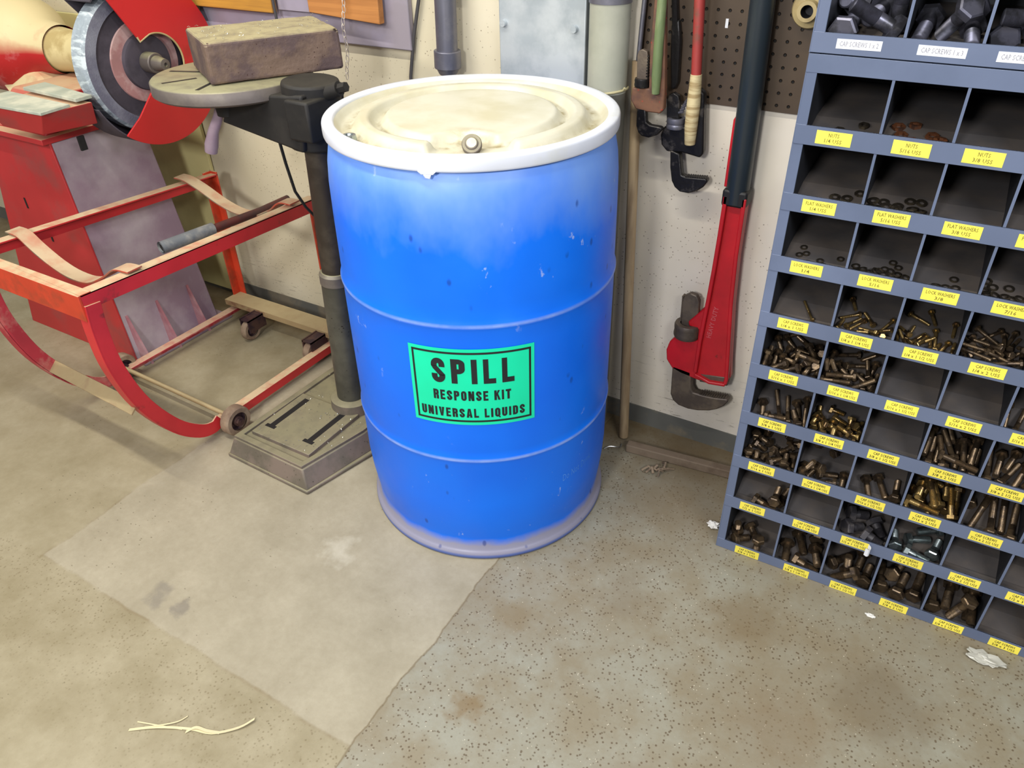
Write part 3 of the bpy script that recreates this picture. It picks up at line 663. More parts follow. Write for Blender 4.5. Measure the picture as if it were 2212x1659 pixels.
MB().cyl((XF+.01, -.19, .05), (XN+.03, -.205, .05), .007, .007, 12).build('front_axle', 'tan', cr)
for name, yy, pts in (('strap', -.34, [(XF-.01, .589), (XF+.04, .587), (-1.21, .557), (-1.14, .524), (-1.07, .508), (-.99, .512), (-.91, .548), (-.85, .583), (XN, .590)]),
                      ('strap', .21, [(XF-.005, .566), (XF+.04, .564), (-1.20, .545), (-1.12, .512), (-1.04, .494), (-.96, .502), (-.89, .532), (-.84, .566), (XN, .570)])):
    b = MB(); b.band([(p.x, yy, p.y) for p in smooth_path(pts, 4)], (0, 1, 0), .042, .005); b.build(name, 'dusty_red_strap', cr, bevel=.0008)
h = MB(); h.tube([(-.975, .02, .514), (-.965, .12, .512), (-.955, .215, .510), (-.95, .33, .512)], .0125, 16); hd = h.build('handle_bar', 'shaft', cr)
b = MB(); b.cyl((-.995, -.125, .516), (-.975, .045, .514), .0175, .0175, 24, caps=False); b.cyl((-.995, -.125, .516), (-.975, .045, .514), .013, .013, 24, caps=False)
b.lathe([(.013, 0), (.0175, 0)], (0, 0, 0), 4) if 0 else None
b.build('grip', 'grip', hd)
MB().cyl((-.9945, -.120, .516), (-.9943, -.118, .516), .013, .013, 20).build('grip_bore', 'black', hd)
def caster(x, y, r=.046, wd=.034, side=1):
    b = MB(); z = r
    b.lathe([(r*.62, -wd/2), (r*.9, -wd/2), (r, -wd/2+.005), (r, wd/2-.005), (r*.9, wd/2), (r*.62, wd/2)], (x, y, z), 36, 'x')
    o = b.build('caster', 'wheelrub', cr, smooth=40)
    b = MB(); b.lathe([(.006, -wd*.2), (r*.3, -wd*.25), (r*.64, -wd*.25)], (x, y, z), 28, 'x'); b.lathe([(r*.64, wd*.22), (r*.55, wd*.1), (r*.36, wd*.12), (r*.32, wd*.5), (.006, wd*.5)], (x, y, z), 28, 'x')
    b.cyl((x-wd*.8, y, z), (x+wd*.75, y, z), .0065, .0065, 12); b.cyl((x+wd*.5, y, z), (x+wd*.72, y, z), .013, .013, 6); b.build('hub', 'hub', o)
    return o
caster(XN+.030, -.205); caster(XF-.012, -.185)
for x in (-1.13, -.835):
    o = caster(x, .205, .038, .026)
    b = MB(); b.box((x-.021, .185, .035), (x-.016, .262, .086)); b.box((x+.016, .185, .035), (x+.021, .262, .086)); b.box((x-.021, .185, .079), (x+.021, .262, .084)); b.build('fork', 'hub', o)

# ------------------------------------------------------------------ pedestal grinder
gr = empty('pedestal_grinder', (-1.62, .06, 0)); tag(gr, 'red pedestal bench grinder with a thick grey wheel, by the wall', 'grinder')
FB = [(-1.964, -.10), (-1.362, -.10)]; bk = .225
b = MB(); b.hexa([(-1.964, -.10, 0), (-1.362, -.10, 0), (-1.362, bk+.03, 0), (-1.964, bk+.03, 0)], [(-1.735, -.10, .745), (-1.412, -.10, .745), (-1.412, bk-.02, .745), (-1.735, bk-.02, .745)])
ped = b.build('pedestal', 'mauve', gr, bevel=.004)
b = MB(); b.hexa([(-1.966, -.106, 0), (-1.360, -.106, 0), (-1.360, -.100, 0), (-1.966, -.100, 0)], [(-1.737, -.106, .747), (-1.410, -.106, .747), (-1.410, -.100, .747), (-1.737, -.100, .747)])
fp = b.build('front_plate', 'gred', ped, bevel=.001)
b = MB(); b.box((-1.674, -.108, .50), (-1.667, -.1055, .535)); b.box((-1.60, -.108, .40), (-1.592, -.1055, .43)); b.build('plate_slot', 'black', ped)
for y in (-.085, .035, .165):
    b = MB(); b.prism([(y, .012), (y+.006, .012), (y+.006, .20), (y, .20)], 'x', 0, .01) if 0 else None
    b.hexa([(-1.372, y, .0), (-1.308, y, .0), (-1.308, y+.008, .0), (-1.372, y+.008, .0)], [(-1.377, y, .17), (-1.370, y, .17), (-1.370, y+.008, .17), (-1.377, y+.008, .17)])
    b.build('gusset', 'gusset', ped)
b = MB(); b.box((-1.97, -.105, 0), (-1.315, .28, .010)); b.build('foot_plate', 'mauve', gr, bevel=.002)
# head casting
b = MB(); b.box((-1.745, -.128, .745), (-1.405, .16, .762)); b.build('top_flange', 'gred', gr, bevel=.002)
b = MB(); b.hexa([(-1.72, -.10, .760), (-1.43, -.10, .760), (-1.43, .20, .760), (-1.72, .20, .760)], [(-1.66, -.02, .86), (-1.45, -.02, .86), (-1.45, .26, .86), (-1.66, .26, .86)]); b.build('saddle', 'gred', gr, bevel=.006)
# the head sits a little forward of the column
HM = Matrix.Translation((.0446, -.0662, .0708)) @ Matrix.Scale(.95, 4)
def HB(): return MB(HM)
GC = Vector((0, .250, .905))
b = HB(); b.lathe([(0, -2.60), (.09, -2.60), (.15, -2.55), (.165, -2.50), (.165, -2.04), (.152, -1.97), (.115, -1.91), (.085, -1.86), (.075, -1.78)], GC, 64, 'x')
mo = b.build('motor', 'motor', gr, smooth=40)
b = HB(); b.lathe([(.082, -1.86), (.068, -1.78), (.060, -1.68), (.062, -1.58), (.080, -1.52), (.082, -1.45), (.03, -1.45)], GC, 48, 'x'); b.build('bearing_neck', 'cream', gr, smooth=40)
b = HB(); b.hexa([(-1.95, .12, .74), (-1.62, .12, .74), (-1.62, .36, .74), (-1.95, .36, .74)], [(-2.10, .15, .84), (-1.86, .17, .84), (-1.86, .33, .84), (-2.10, .33, .84)]); b.build('motor_foot', 'motor', gr, bevel=.01)
# wheel
b = HB()
b.lathe([(.03, -1.425), (.196, -1.425), (.206, -1.418), (.206, -1.375), (.198, -1.365)], GC, 96, 'x'); wh = b.build('grinding_wheel', 'wheel_edge', gr, smooth=30)
b = HB(); b.lathe([(.198, -1.365), (.165, -1.365)], GC, 96, 'x'); b.build('wheel_face', 'wheel', wh)
b = HB(); b.lathe([(.165, -1.3652), (.160, -1.372), (.118, -1.372)], GC, 96, 'x'); b.build('wheel_recess', 'wheel_in', wh)
b = HB(); b.lathe([(.118, -1.372), (.116, -1.368), (.082, -1.368)], GC, 96, 'x'); b.build('paper_ring', 'blotter', wh)
b = HB(); b.lathe([(.082, -1.368), (.080, -1.356), (.072, -1.354), (.035, -1.362), (.0, -1.362)], GC, 64, 'x'); b.build('flange', 'wheel_in', gr)
b = HB(); b.cyl(GC+Vector((-1.362, 0, 0)), GC+Vector((-1.318, 0, 0)), .030, .030, 32); b.build('spindle_nut', 'iron', gr, bevel=.003)
b = HB(); b.lathe([(.022, -1.318), (.022, -1.312), (.018, -1.290), (.016, -1.278), (.006, -1.276), (.005, -1.284), (0, -1.284)], GC, 28, 'x'); b.build('spindle_end', 'iron', gr)
# guard: shell round the back and bottom, side plate with a round opening at the hub
def arc(r, a0, a1, n): return [(r*math.cos(R_(a0+(a1-a0)*k/n)), r*math.sin(R_(a0+(a1-a0)*k/n))) for k in range(n+1)]
RG = .240
gb = HB()
for r0, r1 in ((RG-.004, RG),):
    A = arc(RG-.004, -158, 128, 72); B_ = arc(RG, -158, 128, 72); vs = []
    for (y0, z0), (y1, z1) in zip(A, B_):
        for x, (y, z) in ((-1.452, (y0, z0)), (-1.335, (y0, z0)), (-1.335, (y1, z1)), (-1.452, (y1, z1))): vs.append((x, GC.y+y, GC.z+z))
    fs = [(3, 2, 1, 0), tuple(range(72*4, 73*4))]
    for i in range(72): fs += [(i*4+k, i*4+(k+1) % 4, i*4+4+(k+1) % 4, i*4+4+k) for k in range(4)]
    gb.add(vs, fs)
pts = [(GC.y+y, GC.z+z) for y, z in arc(RG, -158, 128, 60)]+[(GC.y+y, GC.z+z) for y, z in arc(.05, 128, -158, 20)]
gb.prism(pts, 'x', -1.456, -1.452)
gd = gb.build('wheel_guard', 'wheel_in', gr, smooth=40)
up_ = [(GC.y+y, GC.z+z) for y, z in arc(RG+.001, -47, 118, 60)]
notch = [(GC.y+.022+y, GC.z-.005+z) for y, z in arc(.086, 110, -52, 30)]
b = HB(); b.prism(up_+[(.222, .970)]+notch+[(.34, .80)], 'x', -1.335, -1.329); b.build('guard_side_plate', 'gred2', gd, smooth=40, bevel=.0006)
lo_ = [(GC.y+y, GC.z+z) for y, z in arc(RG+.001, -131, -47, 30)]
b = HB(); b.prism([(.212, .825), (.150, .765), (.094, .727)]+lo_+[(.34, .80), (.30, .815)], 'x', -1.335, -1.329); b.build('guard_side_plate', 'gred2', gd, smooth=40, bevel=.0006)
# dusty bead on the notch edge
b = HB(); b.tube([(-1.331, y, z) for y, z in [(.216, .984), (.222, .970)][::1]+notch[2:]], .003, 8); b.build('plate_edge', 'cream', gd)
# work rest
b = HB(); b.hexa([(-1.60, -.12, .775), (-1.40, -.12, .775), (-1.36, .03, .775), (-1.60, .03, .775)], [(-1.62, -.15, .842), (-1.345, -.135, .842), (-1.34, .02, .842), (-1.62, .02, .842)])
wr = b.build('work_rest', 'gred', gr, bevel=.003)
b = HB(); b.hexa([(-1.66, -.155, .842), (-1.335, -.140, .842), (-1.345, -.045, .842), (-1.66, -.035, .842)], [(-1.66, -.155, .850), (-1.335, -.140, .850), (-1.345, -.045, .850), (-1.66, -.035, .850)]); b.build('rest_plate', 'restplate', wr, bevel=.001)
b = HB(); b.hexa([(-1.62, -.012, .850), (-1.345, -.024, .850), (-1.345, .028, .850), (-1.40, .032, .850), (-1.62, .06, .850)], [(-1.62, -.012, .860), (-1.345, -.024, .860), (-1.345, .028, .860), (-1.40, .032, .860), (-1.62, .06, .860)]); b.build('rest_plate', 'restplate', wr, bevel=.001)
b = HB(); b.box((-1.412, -.02, .70), (-1.404, .0, .742)); b.build('rest_slot', 'black', wr)

# ------------------------------------------------------------------ things on and against the wall, left part
o = MB().prism([(-2.4, .02), (-1.395, .02), (-1.40, .60), (-1.42, .98), (-2.4, .98)], 'y', WY-.016, WY-.0045).build('wall_board', 'olive', bevel=.001); tag(o, 'olive cream board leaning flat on the wall behind the grinder', 'board')
o = MB().tube(smooth_path([(-1.40, .385, .16), (-1.36, .37, .11), (-1.31, .35, .055), (-1.24, .345, .016), (-1.15, .36, .012), (-1.05, .38, .012)], 5), .011, 10).build('rubber_hose', 'black'); tag(o, 'black rubber hose sloping to the floor behind the cradle', 'hose')
o = MB().box((-.909, WY-.032, 1.059), (-.62, WY-.022, 1.20)); o.cur = 0
o = o.build('electrical_cover', 'lilac', bevel=.001); tag(o, 'lilac grey panel piece showing between the two timbers', 'panel')
o = MB().box((-1.26, WY-.020, .985), (-.455, WY-.001, 1.30)).build('backing_panel', 'lilac', bevel=.003); tag(o, 'wide lilac grey panel on the wall behind the timbers', 'panel')
o = MB().box((-1.40, WY-.052, 1.052), (-.913, WY-.034, 1.16)).build('timber_plank', 'yellow_timber', bevel=.002); tag(o, 'yellow stained timber plank above the round drill table', 'plank')
o = MB().prism([(-.770, 1.064), (-.525, 1.050), (-.523, 1.16), (-.77, 1.16)], 'y', WY-.055, WY-.034).build('timber_plank', 'timber', bevel=.002); tag(o, 'orange timber plank on the wall above the steel block', 'plank')
o = MB().tube([(-.895, WY-.062, 1.20), (-.893, WY-.062, 1.08), (-.893, WY-.060, 1.03)], .004, 8).build('short_wire', 'cable'); tag(o, 'short grey wire hanging in front of the yellow timber', 'wire')
# cream sheet to the right of the lilac panel, chain, cable, conduit
b = MB()
for k in range(15):
    z = 1.13-.0155*k; x = -.628-.0012*k+.004*math.sin(k*.8); y = WY-.070
    P = [(x+.0042*math.cos(t_)*(1 if k % 2 else .15), y+.0042*math.cos(t_)*(.15 if k % 2 else 1), z+.0100*math.sin(t_)) for t_ in [2*math.pi*j/12 for j in range(12)]]
    b.tube(P, .0011, 6, closed=True)
o = b.build('hanging_chain', 'chain'); tag(o, 'thin pale chain hanging behind the steel block', 'chain')
o = MB().tube([(-.405, WY-.012, 1.25), (-.424, WY-.012, 1.109), (-.450, WY-.012, 1.019), (-.472, WY-.012, .917), (-.475, WY-.010, .60), (-.47, WY-.010, .02)], .0048, 8).build('wall_cable', 'cable'); tag(o, 'dark grey cable running down the wall left of the conduit', 'cable')
cd = empty('conduit_drop', (-.31, .375, .93)); tag(cd, 'grey steel conduit ending in a threaded coupling above the drum', 'conduit')
MB().cyl((-.309, .375, 1.30), (-.318, .375, 1.00), .0270, .0270, 28).build('pipe', 'conduit', cd)
b = MB(); b.cyl((-.3175, .375, 1.005), (-.319, .375, .962), .0345, .0345, 28); b.cyl((-.319, .375, .962), (-.3195, .375, .946), .030, .022, 28); b.build('coupling', 'conduit', cd, bevel=.002)
MB().cyl((-.3195, .375, .946), (-.3195, .375, .925), .016, .016, 16).build('nipple', 'black', cd)
MB().box((-.345, .398, 1.135), (-.28, .4245, 1.155)).build('pipe_strap', 'conduit', cd)
pn = empty('galvanised_panel', (-.05, .40, .0)); tag(pn, 'tall galvanised sheet metal panel on the wall behind the drum', 'panel')
MB().box((-.168, .386, .06), (.064, .4245, 1.5)).build('sheet', 'galv', pn, bevel=.003)
for x, z in ((-.153, 1.078), (.037, 1.078)):
    b = MB(); b.cyl((x, .386, z), (x, .376, z), .0085, .0075, 16); b.box((x-.007, .3755, z-.001), (x+.007, .3762, z+.001)); b.build('screw', 'galv', pn)
MB().box((.066, .405, .06), (.079, .4245, 1.5)).build('gap_strip', 'black', pn)
pp = empty('plastic_pipe', (.13, .375, 0)); tag(pp, 'fat grey plastic pipe standing against the wall beside the drum', 'pipe')
MB().cyl((.1298, .372, .955), (.128, .372, 1.5), .0455, .0455, 40).build('tube', 'plasticpipe', pp)
MB().cyl((.132, .372, 0), (.1298, .372, .955), .0452, .0452, 40).build('lower_tube', 'lowpipe_shaded', pp)
b = MB(); b.cyl((.129, .372, 1.142), (.129, .372, 1.20), .0475, .0475, 40); b.build('pipe_joint', 'conduit', pp)
b = MB(); P = [(.131+.0475*math.cos(t_), .372+.0475*math.sin(t_), .958+.006*math.cos(t_)) for t_ in [2*math.pi*j/32 for j in range(32)]]
b.tube(P, .0028, 8, closed=True); b.tube([(.1755, .355, .963), (.180, .351, .966), (.184, .349, .972)], .0024, 8)
b.build('tie_wire', 'wire', pp)

PILE = """B,0,0,4,0.085,0.024,0.0164,0.0469,1.1752,0.732,-0.68,0.02,-0.022
B,0,0,4,0.085,0.024,0.0834,0.0832,1.2082,0.377,0.029,-0.071,0.923
B,0,0,4,0.085,0.024,0.0083,0.1017,1.2005,0.099,0.171,0.606,-0.77
B,0,0,4,0.085,0.024,0.0491,0.0995,1.1882,0.404,0.53,0.526,-0.528
B,0,0,4,0.085,0.024,0.0576,0.0233,1.1919,0.44,0.496,-0.146,-0.734
B,0,1,4,0.08,0.022,0.1273,0.0617,1.1766,0.503,0.757,0.318,-0.268
B,0,1,4,0.08,0.022,0.169,0.0417,1.1931,0.072,0.369,-0.83,-0.412
B,0,1,4,0.08,0.022,0.1951,0.0461,1.1735,0.052,-0.039,0.794,-0.605
B,0,1,4,0.08,0.022,0.1821,0.1979,1.1893,0.559,-0.665,0.277,0.411
B,0,2,4,0.075,0.024,0.2383,0.0645,1.1781,0.74,-0.664,0.07,0.085
B,0,2,4,0.075,0.024,0.2814,0.0461,1.1744,0.529,0.685,0.419,-0.275
B,0,2,4,0.075,0.024,0.2639,0.0196,1.2048,0.654,0.37,-0.595,-0.284
W,1,0,5,0.009,0,0.0104,0.0266,1.0083,0.987,0,-0,-0.163
W,1,0,5,0.009,0,0.0728,0.067,1.0162,0.986,0.14,0.013,-0.089
W,1,0,5,0.009,0,0.0383,0.0441,1.0102,0.994,0.107,0.007,0.012
W,1,1,6,0.011,0,0.1811,0.0603,1.0142,0.98,0.139,-0.02,0.138
W,1,1,6,0.011,0,0.2007,0.0171,1.0103,0.974,0.02,0.09,0.206
W,1,1,6,0.011,0,0.1948,0.0384,1.0096,0.993,0.061,-0.001,0.101
W,1,1,6,0.011,0,0.1518,0.0378,1.0097,0.997,0.054,-0.034,0.042
W,1,1,6,0.011,0,0.1347,0.0525,1.012,0.983,0.139,-0.017,0.12
W,1,1,6,0.011,0,0.1265,0.0757,1.0187,0.987,0.14,-0.011,0.079
W,1,1,6,0.011,0,0.1387,0.0316,1.0105,0.081,-0.992,-0.069,-0.071
W,1,1,6,0.011,0,0.1595,0.0159,1.0083,0.4,-0,-0,0.917
W,1,1,6,0.011,0,0.1866,0.0163,1.0083,0.791,0,0,-0.612
W,1,1,6,0.011,0,0.1948,0.0447,1.0135,0.993,0.077,0.024,-0.081
W,1,1,6,0.011,0,0.1365,0.0134,1.0101,0.942,0.049,-0.073,0.323
W,1,1,6,0.011,0,0.1508,0.0874,1.0215,0.962,0.037,0.011,-0.271
W,2,0,5,0.0095,0,0.0547,0.0519,0.8914,0.589,0.083,0.113,-0.796
W,2,0,5,0.0095,0,0.0005,0.0288,0.8879,0.944,0,-0,0.331
W,2,0,5,0.0095,0,0.0928,0.0724,0.8973,0.99,0.14,-0.001,0.006
W,2,0,5,0.0095,0,0.0389,0.0195,0.8879,0.863,-0,-0,0.506
W,2,0,5,0.0095,0,0.0957,0.0285,0.8879,0.217,0,0,0.976
W,2,0,5,0.0095,0,0.0749,0.0536,0.8919,0.849,0.12,-0.072,0.509
W,2,0,5,0.0095,0,0.0653,0.0135,0.8905,0,0.899,-0.439,-0
W,2,0,5,0.0095,0,0.0625,0.0345,0.8886,0.946,0.02,0.03,-0.323
W,2,0,5,0.0095,0,0.0574,0.012,0.8879,0.929,-0,-0,-0.37
W,2,0,5,0.0095,0,0.0699,0.0344,0.8908,0.026,-0.993,0.112,0.025
W,2,1,5,0.0095,0,0.178,0.0371,0.8888,0.99,0.05,-0.007,0.128
W,2,1,5,0.0095,0,0.2011,0.0225,0.8879,0.976,0,-0,-0.22
W,2,1,5,0.0095,0,0.1763,0.0723,0.8973,0.99,0.14,0,-0
W,2,1,5,0.0095,0,0.1643,0.0237,0.8879,1,0,0,-0.008
W,2,1,5,0.0095,0,0.1598,0.0542,0.8921,0.966,0.137,0.031,-0.216
W,2,1,5,0.0095,0,0.1358,0.0595,0.8936,0.99,0.14,-0,0.001
W,2,1,5,0.0095,0,0.1592,0.0416,0.8911,0.984,0.175,0.025,-0.004
W,2,1,5,0.0095,0,0.1833,0.014,0.8879,1,-0,-0,-0.002
W,2,1,5,0.0095,0,0.1762,0.0278,0.891,0.901,0.021,-0.013,0.434
W,2,1,5,0.0095,0,0.1183,0.035,0.891,0.036,-0.127,0.989,0.061
W,2,1,5,0.0095,0,0.1369,0.0245,0.8894,0.982,0.007,-0.084,-0.168
W,2,1,5,0.0095,0,0.1244,0.0392,0.8892,0.04,-0.84,-0.538,-0.059
W,2,1,5,0.0095,0,0.1646,0.0119,0.8901,0.974,0.108,-0.008,-0.199
W,2,1,5,0.0095,0,0.1539,0.0225,0.8915,0.946,0.001,-0.208,-0.25
W,2,1,5,0.0095,0,0.1968,0.0357,0.8902,0.99,-0.033,-0.045,-0.128
W,2,1,5,0.0095,0,0.1422,0.0458,0.8915,0.063,0.044,-0.977,-0.199
W,2,1,5,0.0095,0,0.1965,0.045,0.8924,0.045,-0.003,0.999,-0.019
W,2,1,5,0.0095,0,0.1832,0.049,0.8936,0.078,-0.11,0.991,-0.013
W,2,1,5,0.0095,0,0.1943,0.0709,0.8983,0.945,0.131,0.114,-0.279
W,2,1,5,0.0095,0,0.1186,0.0568,0.8943,0.905,0.117,-0.129,0.387
W,2,3,5,0.009,0,0.3874,0.0669,0.8957,0.954,0.135,0.037,-0.264
W,2,3,5,0.009,0,0.4009,0.0313,0.8879,0.709,0.002,0.001,-0.705
W,2,3,5,0.009,0,0.3625,0.0671,0.8958,0.951,0.135,-0.039,0.274
W,2,3,5,0.009,0,0.4147,0.0515,0.8913,0.056,-0.394,0.908,0.129
W,2,3,5,0.009,0,0.3609,0.0312,0.8879,0.794,0,-0,0.608
W,2,3,5,0.009,0,0.3723,0.0122,0.8879,0.803,0,0,-0.596
W,3,0,5,0.0065,0,0.0628,0.0337,0.7667,0.962,0.002,-0,-0.275
W,3,0,5,0.0065,0,0.0777,0.016,0.7667,0.998,-0,0,0.057
W,3,0,5,0.0065,0,0.0884,0.0601,0.7726,0.989,0.14,0.006,-0.041
W,3,0,5,0.0065,0,0.0181,0.0734,0.7764,0.987,0.14,0.012,-0.082
W,3,0,5,0.0065,0,0.0551,0.0448,0.7683,0.927,0.12,-0.051,0.352
W,3,0,5,0.0065,0,0.0156,0.0509,0.7699,0.978,0.139,-0.021,0.151
W,3,0,5,0.0065,0,0.0348,0.0329,0.7667,0.999,0,-0,0.044
W,3,0,5,0.0065,0,0.0269,0.0574,0.7718,0.025,-0.178,-0.974,-0.138
W,3,1,5,0.007,0,0.1423,0.0391,0.7676,0.997,0.065,0.015,-0.035
W,3,1,5,0.007,0,0.1679,0.0147,0.7667,0.999,0,-0,0.05
W,3,1,5,0.007,0,0.1671,0.0558,0.7713,0.99,0.14,0.001,-0.005
W,3,1,5,0.007,0,0.1934,0.0332,0.7667,0.99,0.001,-0.001,0.142
W,3,1,5,0.007,0,0.1361,0.0283,0.7683,0.992,0.116,-0.027,0.037
W,3,1,5,0.007,0,0.1909,0.0472,0.7689,0.982,0.139,-0.018,0.128
W,3,1,5,0.007,0,0.1881,0.0661,0.7743,0.97,0.137,0.028,-0.199
W,3,1,5,0.007,0,0.1673,0.0416,0.7679,0.995,0.091,-0.018,0.021
W,3,1,5,0.007,0,0.1601,0.0431,0.7727,0.001,0.918,-0.37,-0.142
W,3,1,5,0.007,0,0.1773,0.051,0.7716,0.949,0.199,0.07,0.235
W,3,1,5,0.007,0,0.177,0.0767,0.7774,0.987,0.14,0.011,-0.081
W,3,1,5,0.007,0,0.1191,0.0498,0.7696,0.849,0.12,0.072,-0.51
W,3,1,5,0.007,0,0.204,0.0427,0.7689,0.038,0.398,-0.901,-0.165
W,3,1,5,0.007,0,0.1978,0.0202,0.768,0.984,0.101,0.012,-0.144
W,3,1,5,0.007,0,0.1317,0.0429,0.7698,0.952,0.052,-0.101,-0.283
W,3,1,5,0.007,0,0.1508,0.0254,0.7667,0.776,0,0,-0.631
W,3,1,5,0.007,0,0.1896,0.0443,0.771,0.991,0.122,0.014,-0.058
W,3,1,5,0.007,0,0.1519,0.0396,0.7693,0.822,0.117,0.113,0.545
W,3,1,5,0.007,0,0.1375,0.0139,0.7667,0,-0.119,-0.993,-0
W,3,1,5,0.007,0,0.1797,0.0343,0.7693,0.3,-0,0,0.954
W,3,1,5,0.007,0,0.1793,0.0308,0.7667,0,-0.993,0.121,-0
W,3,1,5,0.007,0,0.1966,0.0106,0.7685,0.124,-0.903,-0.407,-0.06
W,3,1,5,0.007,0,0.1538,0.0436,0.7717,0.594,0.148,0.068,0.787
W,3,1,5,0.007,0,0.1815,0.0096,0.7667,0.812,0,-0,-0.584
W,3,1,5,0.007,0,0.12,0.0354,0.7671,1,0.025,-0.007,-0.013
W,3,1,5,0.007,0,0.1558,0.0259,0.7693,0,0.858,-0.513,-0
W,3,2,5,0.0075,0,0.2876,0.0132,0.7667,0.917,0,0,0.4
W,3,2,5,0.0075,0,0.2798,0.0264,0.7667,0.996,0,0,-0.085
W,3,2,5,0.0075,0,0.2809,0.0636,0.7736,0.975,0.138,0.025,-0.175
W,3,2,5,0.0075,0,0.2581,0.0285,0.7667,1,0,-0,0.022
W,3,2,5,0.0075,0,0.2551,0.0369,0.7691,0.98,-0.07,-0.037,-0.182
W,3,2,5,0.0075,0,0.2866,0.0417,0.768,0.938,0.083,0.039,-0.334
W,3,2,5,0.0075,0,0.2711,0.0392,0.7676,0.922,0.061,-0.025,0.382
W,3,3,5,0.0085,0,0.3843,0.0109,0.7667,0.999,-0,0,-0.033
W,3,3,5,0.0085,0,0.3426,0.0626,0.7733,0.978,0.138,0.022,-0.155
W,3,3,5,0.0085,0,0.3355,0.0426,0.7683,0.995,0.096,0.009,0.016
W,3,3,5,0.0085,0,0.3719,0.0404,0.768,0.997,0.076,-0.015,-0.013
W,3,3,5,0.0085,0,0.3474,0.0405,0.7694,0.164,-0.654,-0.737,0.031
W,3,3,5,0.0085,0,0.3494,0.0236,0.7667,0.98,0,0,0.198
W,3,3,5,0.0085,0,0.3639,0.023,0.7683,0.096,-0.566,-0.819,0.018
W,3,3,5,0.0085,0,0.4097,0.0371,0.7675,0.998,0.049,-0.005,-0.035
W,3,3,5,0.0085,0,0.4018,0.0372,0.77,0.436,0.027,0.041,-0.899
W,3,3,5,0.0085,0,0.3895,0.0282,0.7667,0.954,0,0,-0.298
W,3,3,5,0.0085,0,0.3444,0.0233,0.7693,0,-0.976,0.219,0
W,3,3,5,0.0085,0,0.3318,0.0474,0.772,0.093,-0.93,-0.354,-0.024
W,3,3,5,0.0085,0,0.3626,0.0399,0.7702,0.988,0.073,-0.026,0.132
W,3,3,5,0.0085,0,0.4,0.0185,0.7682,0.996,0.07,0.06,-0.009
W,3,3,5,0.0085,0,0.41,0.0543,0.7709,0.989,0.14,-0.006,0.042
W,3,3,5,0.0085,0,0.332,0.0122,0.7667,0,-0.721,0.693,0
W,3,3,5,0.0085,0,0.3318,0.0755,0.777,0.02,-0.142,0.98,0.139
W,3,3,5,0.0085,0,0.3642,0.0107,0.7692,0.922,0.147,0.046,0.355
W,3,3,5,0.0085,0,0.3669,0.0672,0.7746,0.982,0.139,0.017,-0.124
W,3,3,5,0.0085,0,0.3471,0.0086,0.7725,0.119,-0.054,0.412,0.902
W,3,3,5,0.0085,0,0.3734,0.0235,0.77,0.869,0.017,0.202,0.45
W,3,3,5,0.0085,0,0.4161,0.024,0.7683,0.995,0.094,0.026,0.008
W,3,3,5,0.0085,0,0.3878,0.0273,0.7709,0.27,-0.088,0.045,0.958
W,3,3,5,0.0085,0,0.385,0.0443,0.7703,0.08,0.32,-0.941,-0.077
B,4,0,1,0.06,0.005,0.0534,0.0584,0.6533,0.541,-0.169,-0.615,-0.548
B,4,1,1,0.04,0.0065,0.1849,0.0072,0.6481,0.149,-0.695,-0.218,0.669
B,4,1,1,0.04,0.0065,0.1622,0.0132,0.6481,0.275,0.724,-0.08,-0.627
B,4,1,1,0.04,0.0065,0.1984,0.0644,0.6553,0.572,0.623,-0.517,0.134
B,4,1,1,0.04,0.0065,0.1394,0.054,0.6524,0.537,-0.636,-0.12,-0.541
B,4,1,1,0.04,0.0065,0.1179,0.0371,0.6507,0.716,-0.66,0.205,0.1
B,4,1,1,0.04,0.0065,0.1643,0.0707,0.6572,0.177,0.251,-0.594,-0.743
B,4,1,1,0.04,0.0065,0.1917,0.0411,0.6538,0.302,0.734,-0.374,-0.479
B,4,1,1,0.04,0.0065,0.1303,0.0684,0.6565,0.502,0.71,-0.309,-0.386
B,4,1,1,0.04,0.0065,0.1476,0.0483,0.6515,0.379,0.753,0.232,-0.485
B,4,1,1,0.04,0.0065,0.1974,0.023,0.6548,0.497,-0.756,0.363,0.223
B,4,1,1,0.04,0.0065,0.1427,0.0244,0.6481,0.534,0.566,-0.457,-0.431
B,4,1,1,0.04,0.0065,0.1299,0.0126,0.6482,0.219,-0.727,0.083,-0.646
B,4,1,1,0.04,0.0065,0.129,0.1088,0.6629,0.623,0.58,0.481,-0.211
B,4,1,1,0.04,0.0065,0.1527,0.0157,0.6553,0.198,0.542,0.484,0.658
B,4,1,1,0.04,0.0065,0.1692,0.035,0.652,0.374,0.335,-0.699,-0.509
B,4,2,1,0.045,0.0065,0.277,0.0361,0.6507,0.732,-0.68,-0.029,0.031
B,4,2,1,0.045,0.0065,0.2398,0.0589,0.6538,0.451,-0.261,0.569,0.636
B,4,2,1,0.045,0.0065,0.2994,0.0335,0.6502,0.136,-0.09,-0.752,0.639
B,4,2,1,0.045,0.0065,0.2543,0.0475,0.6521,0.702,-0.437,0.5,0.259
B,4,2,1,0.045,0.0065,0.2834,0.0582,0.6538,0.252,0.436,-0.683,0.529
B,4,2,1,0.045,0.0065,0.2965,0.0068,0.6485,0.331,-0.619,-0.393,0.594
B,4,2,1,0.045,0.0065,0.2502,0.0071,0.6482,0.112,-0.709,-0.174,0.675
B,4,2,1,0.045,0.0065,0.2713,0.1182,0.6637,0.232,0.463,-0.591,0.618
B,4,2,1,0.045,0.0065,0.3152,0.037,0.6511,0.159,-0.105,0.678,0.71
B,4,2,1,0.045,0.0065,0.2211,0.0324,0.6501,0.64,-0.584,-0.367,-0.338
B,4,2,1,0.045,0.0065,0.3106,0.0908,0.6616,0.66,0.751,-0.005,-0.006
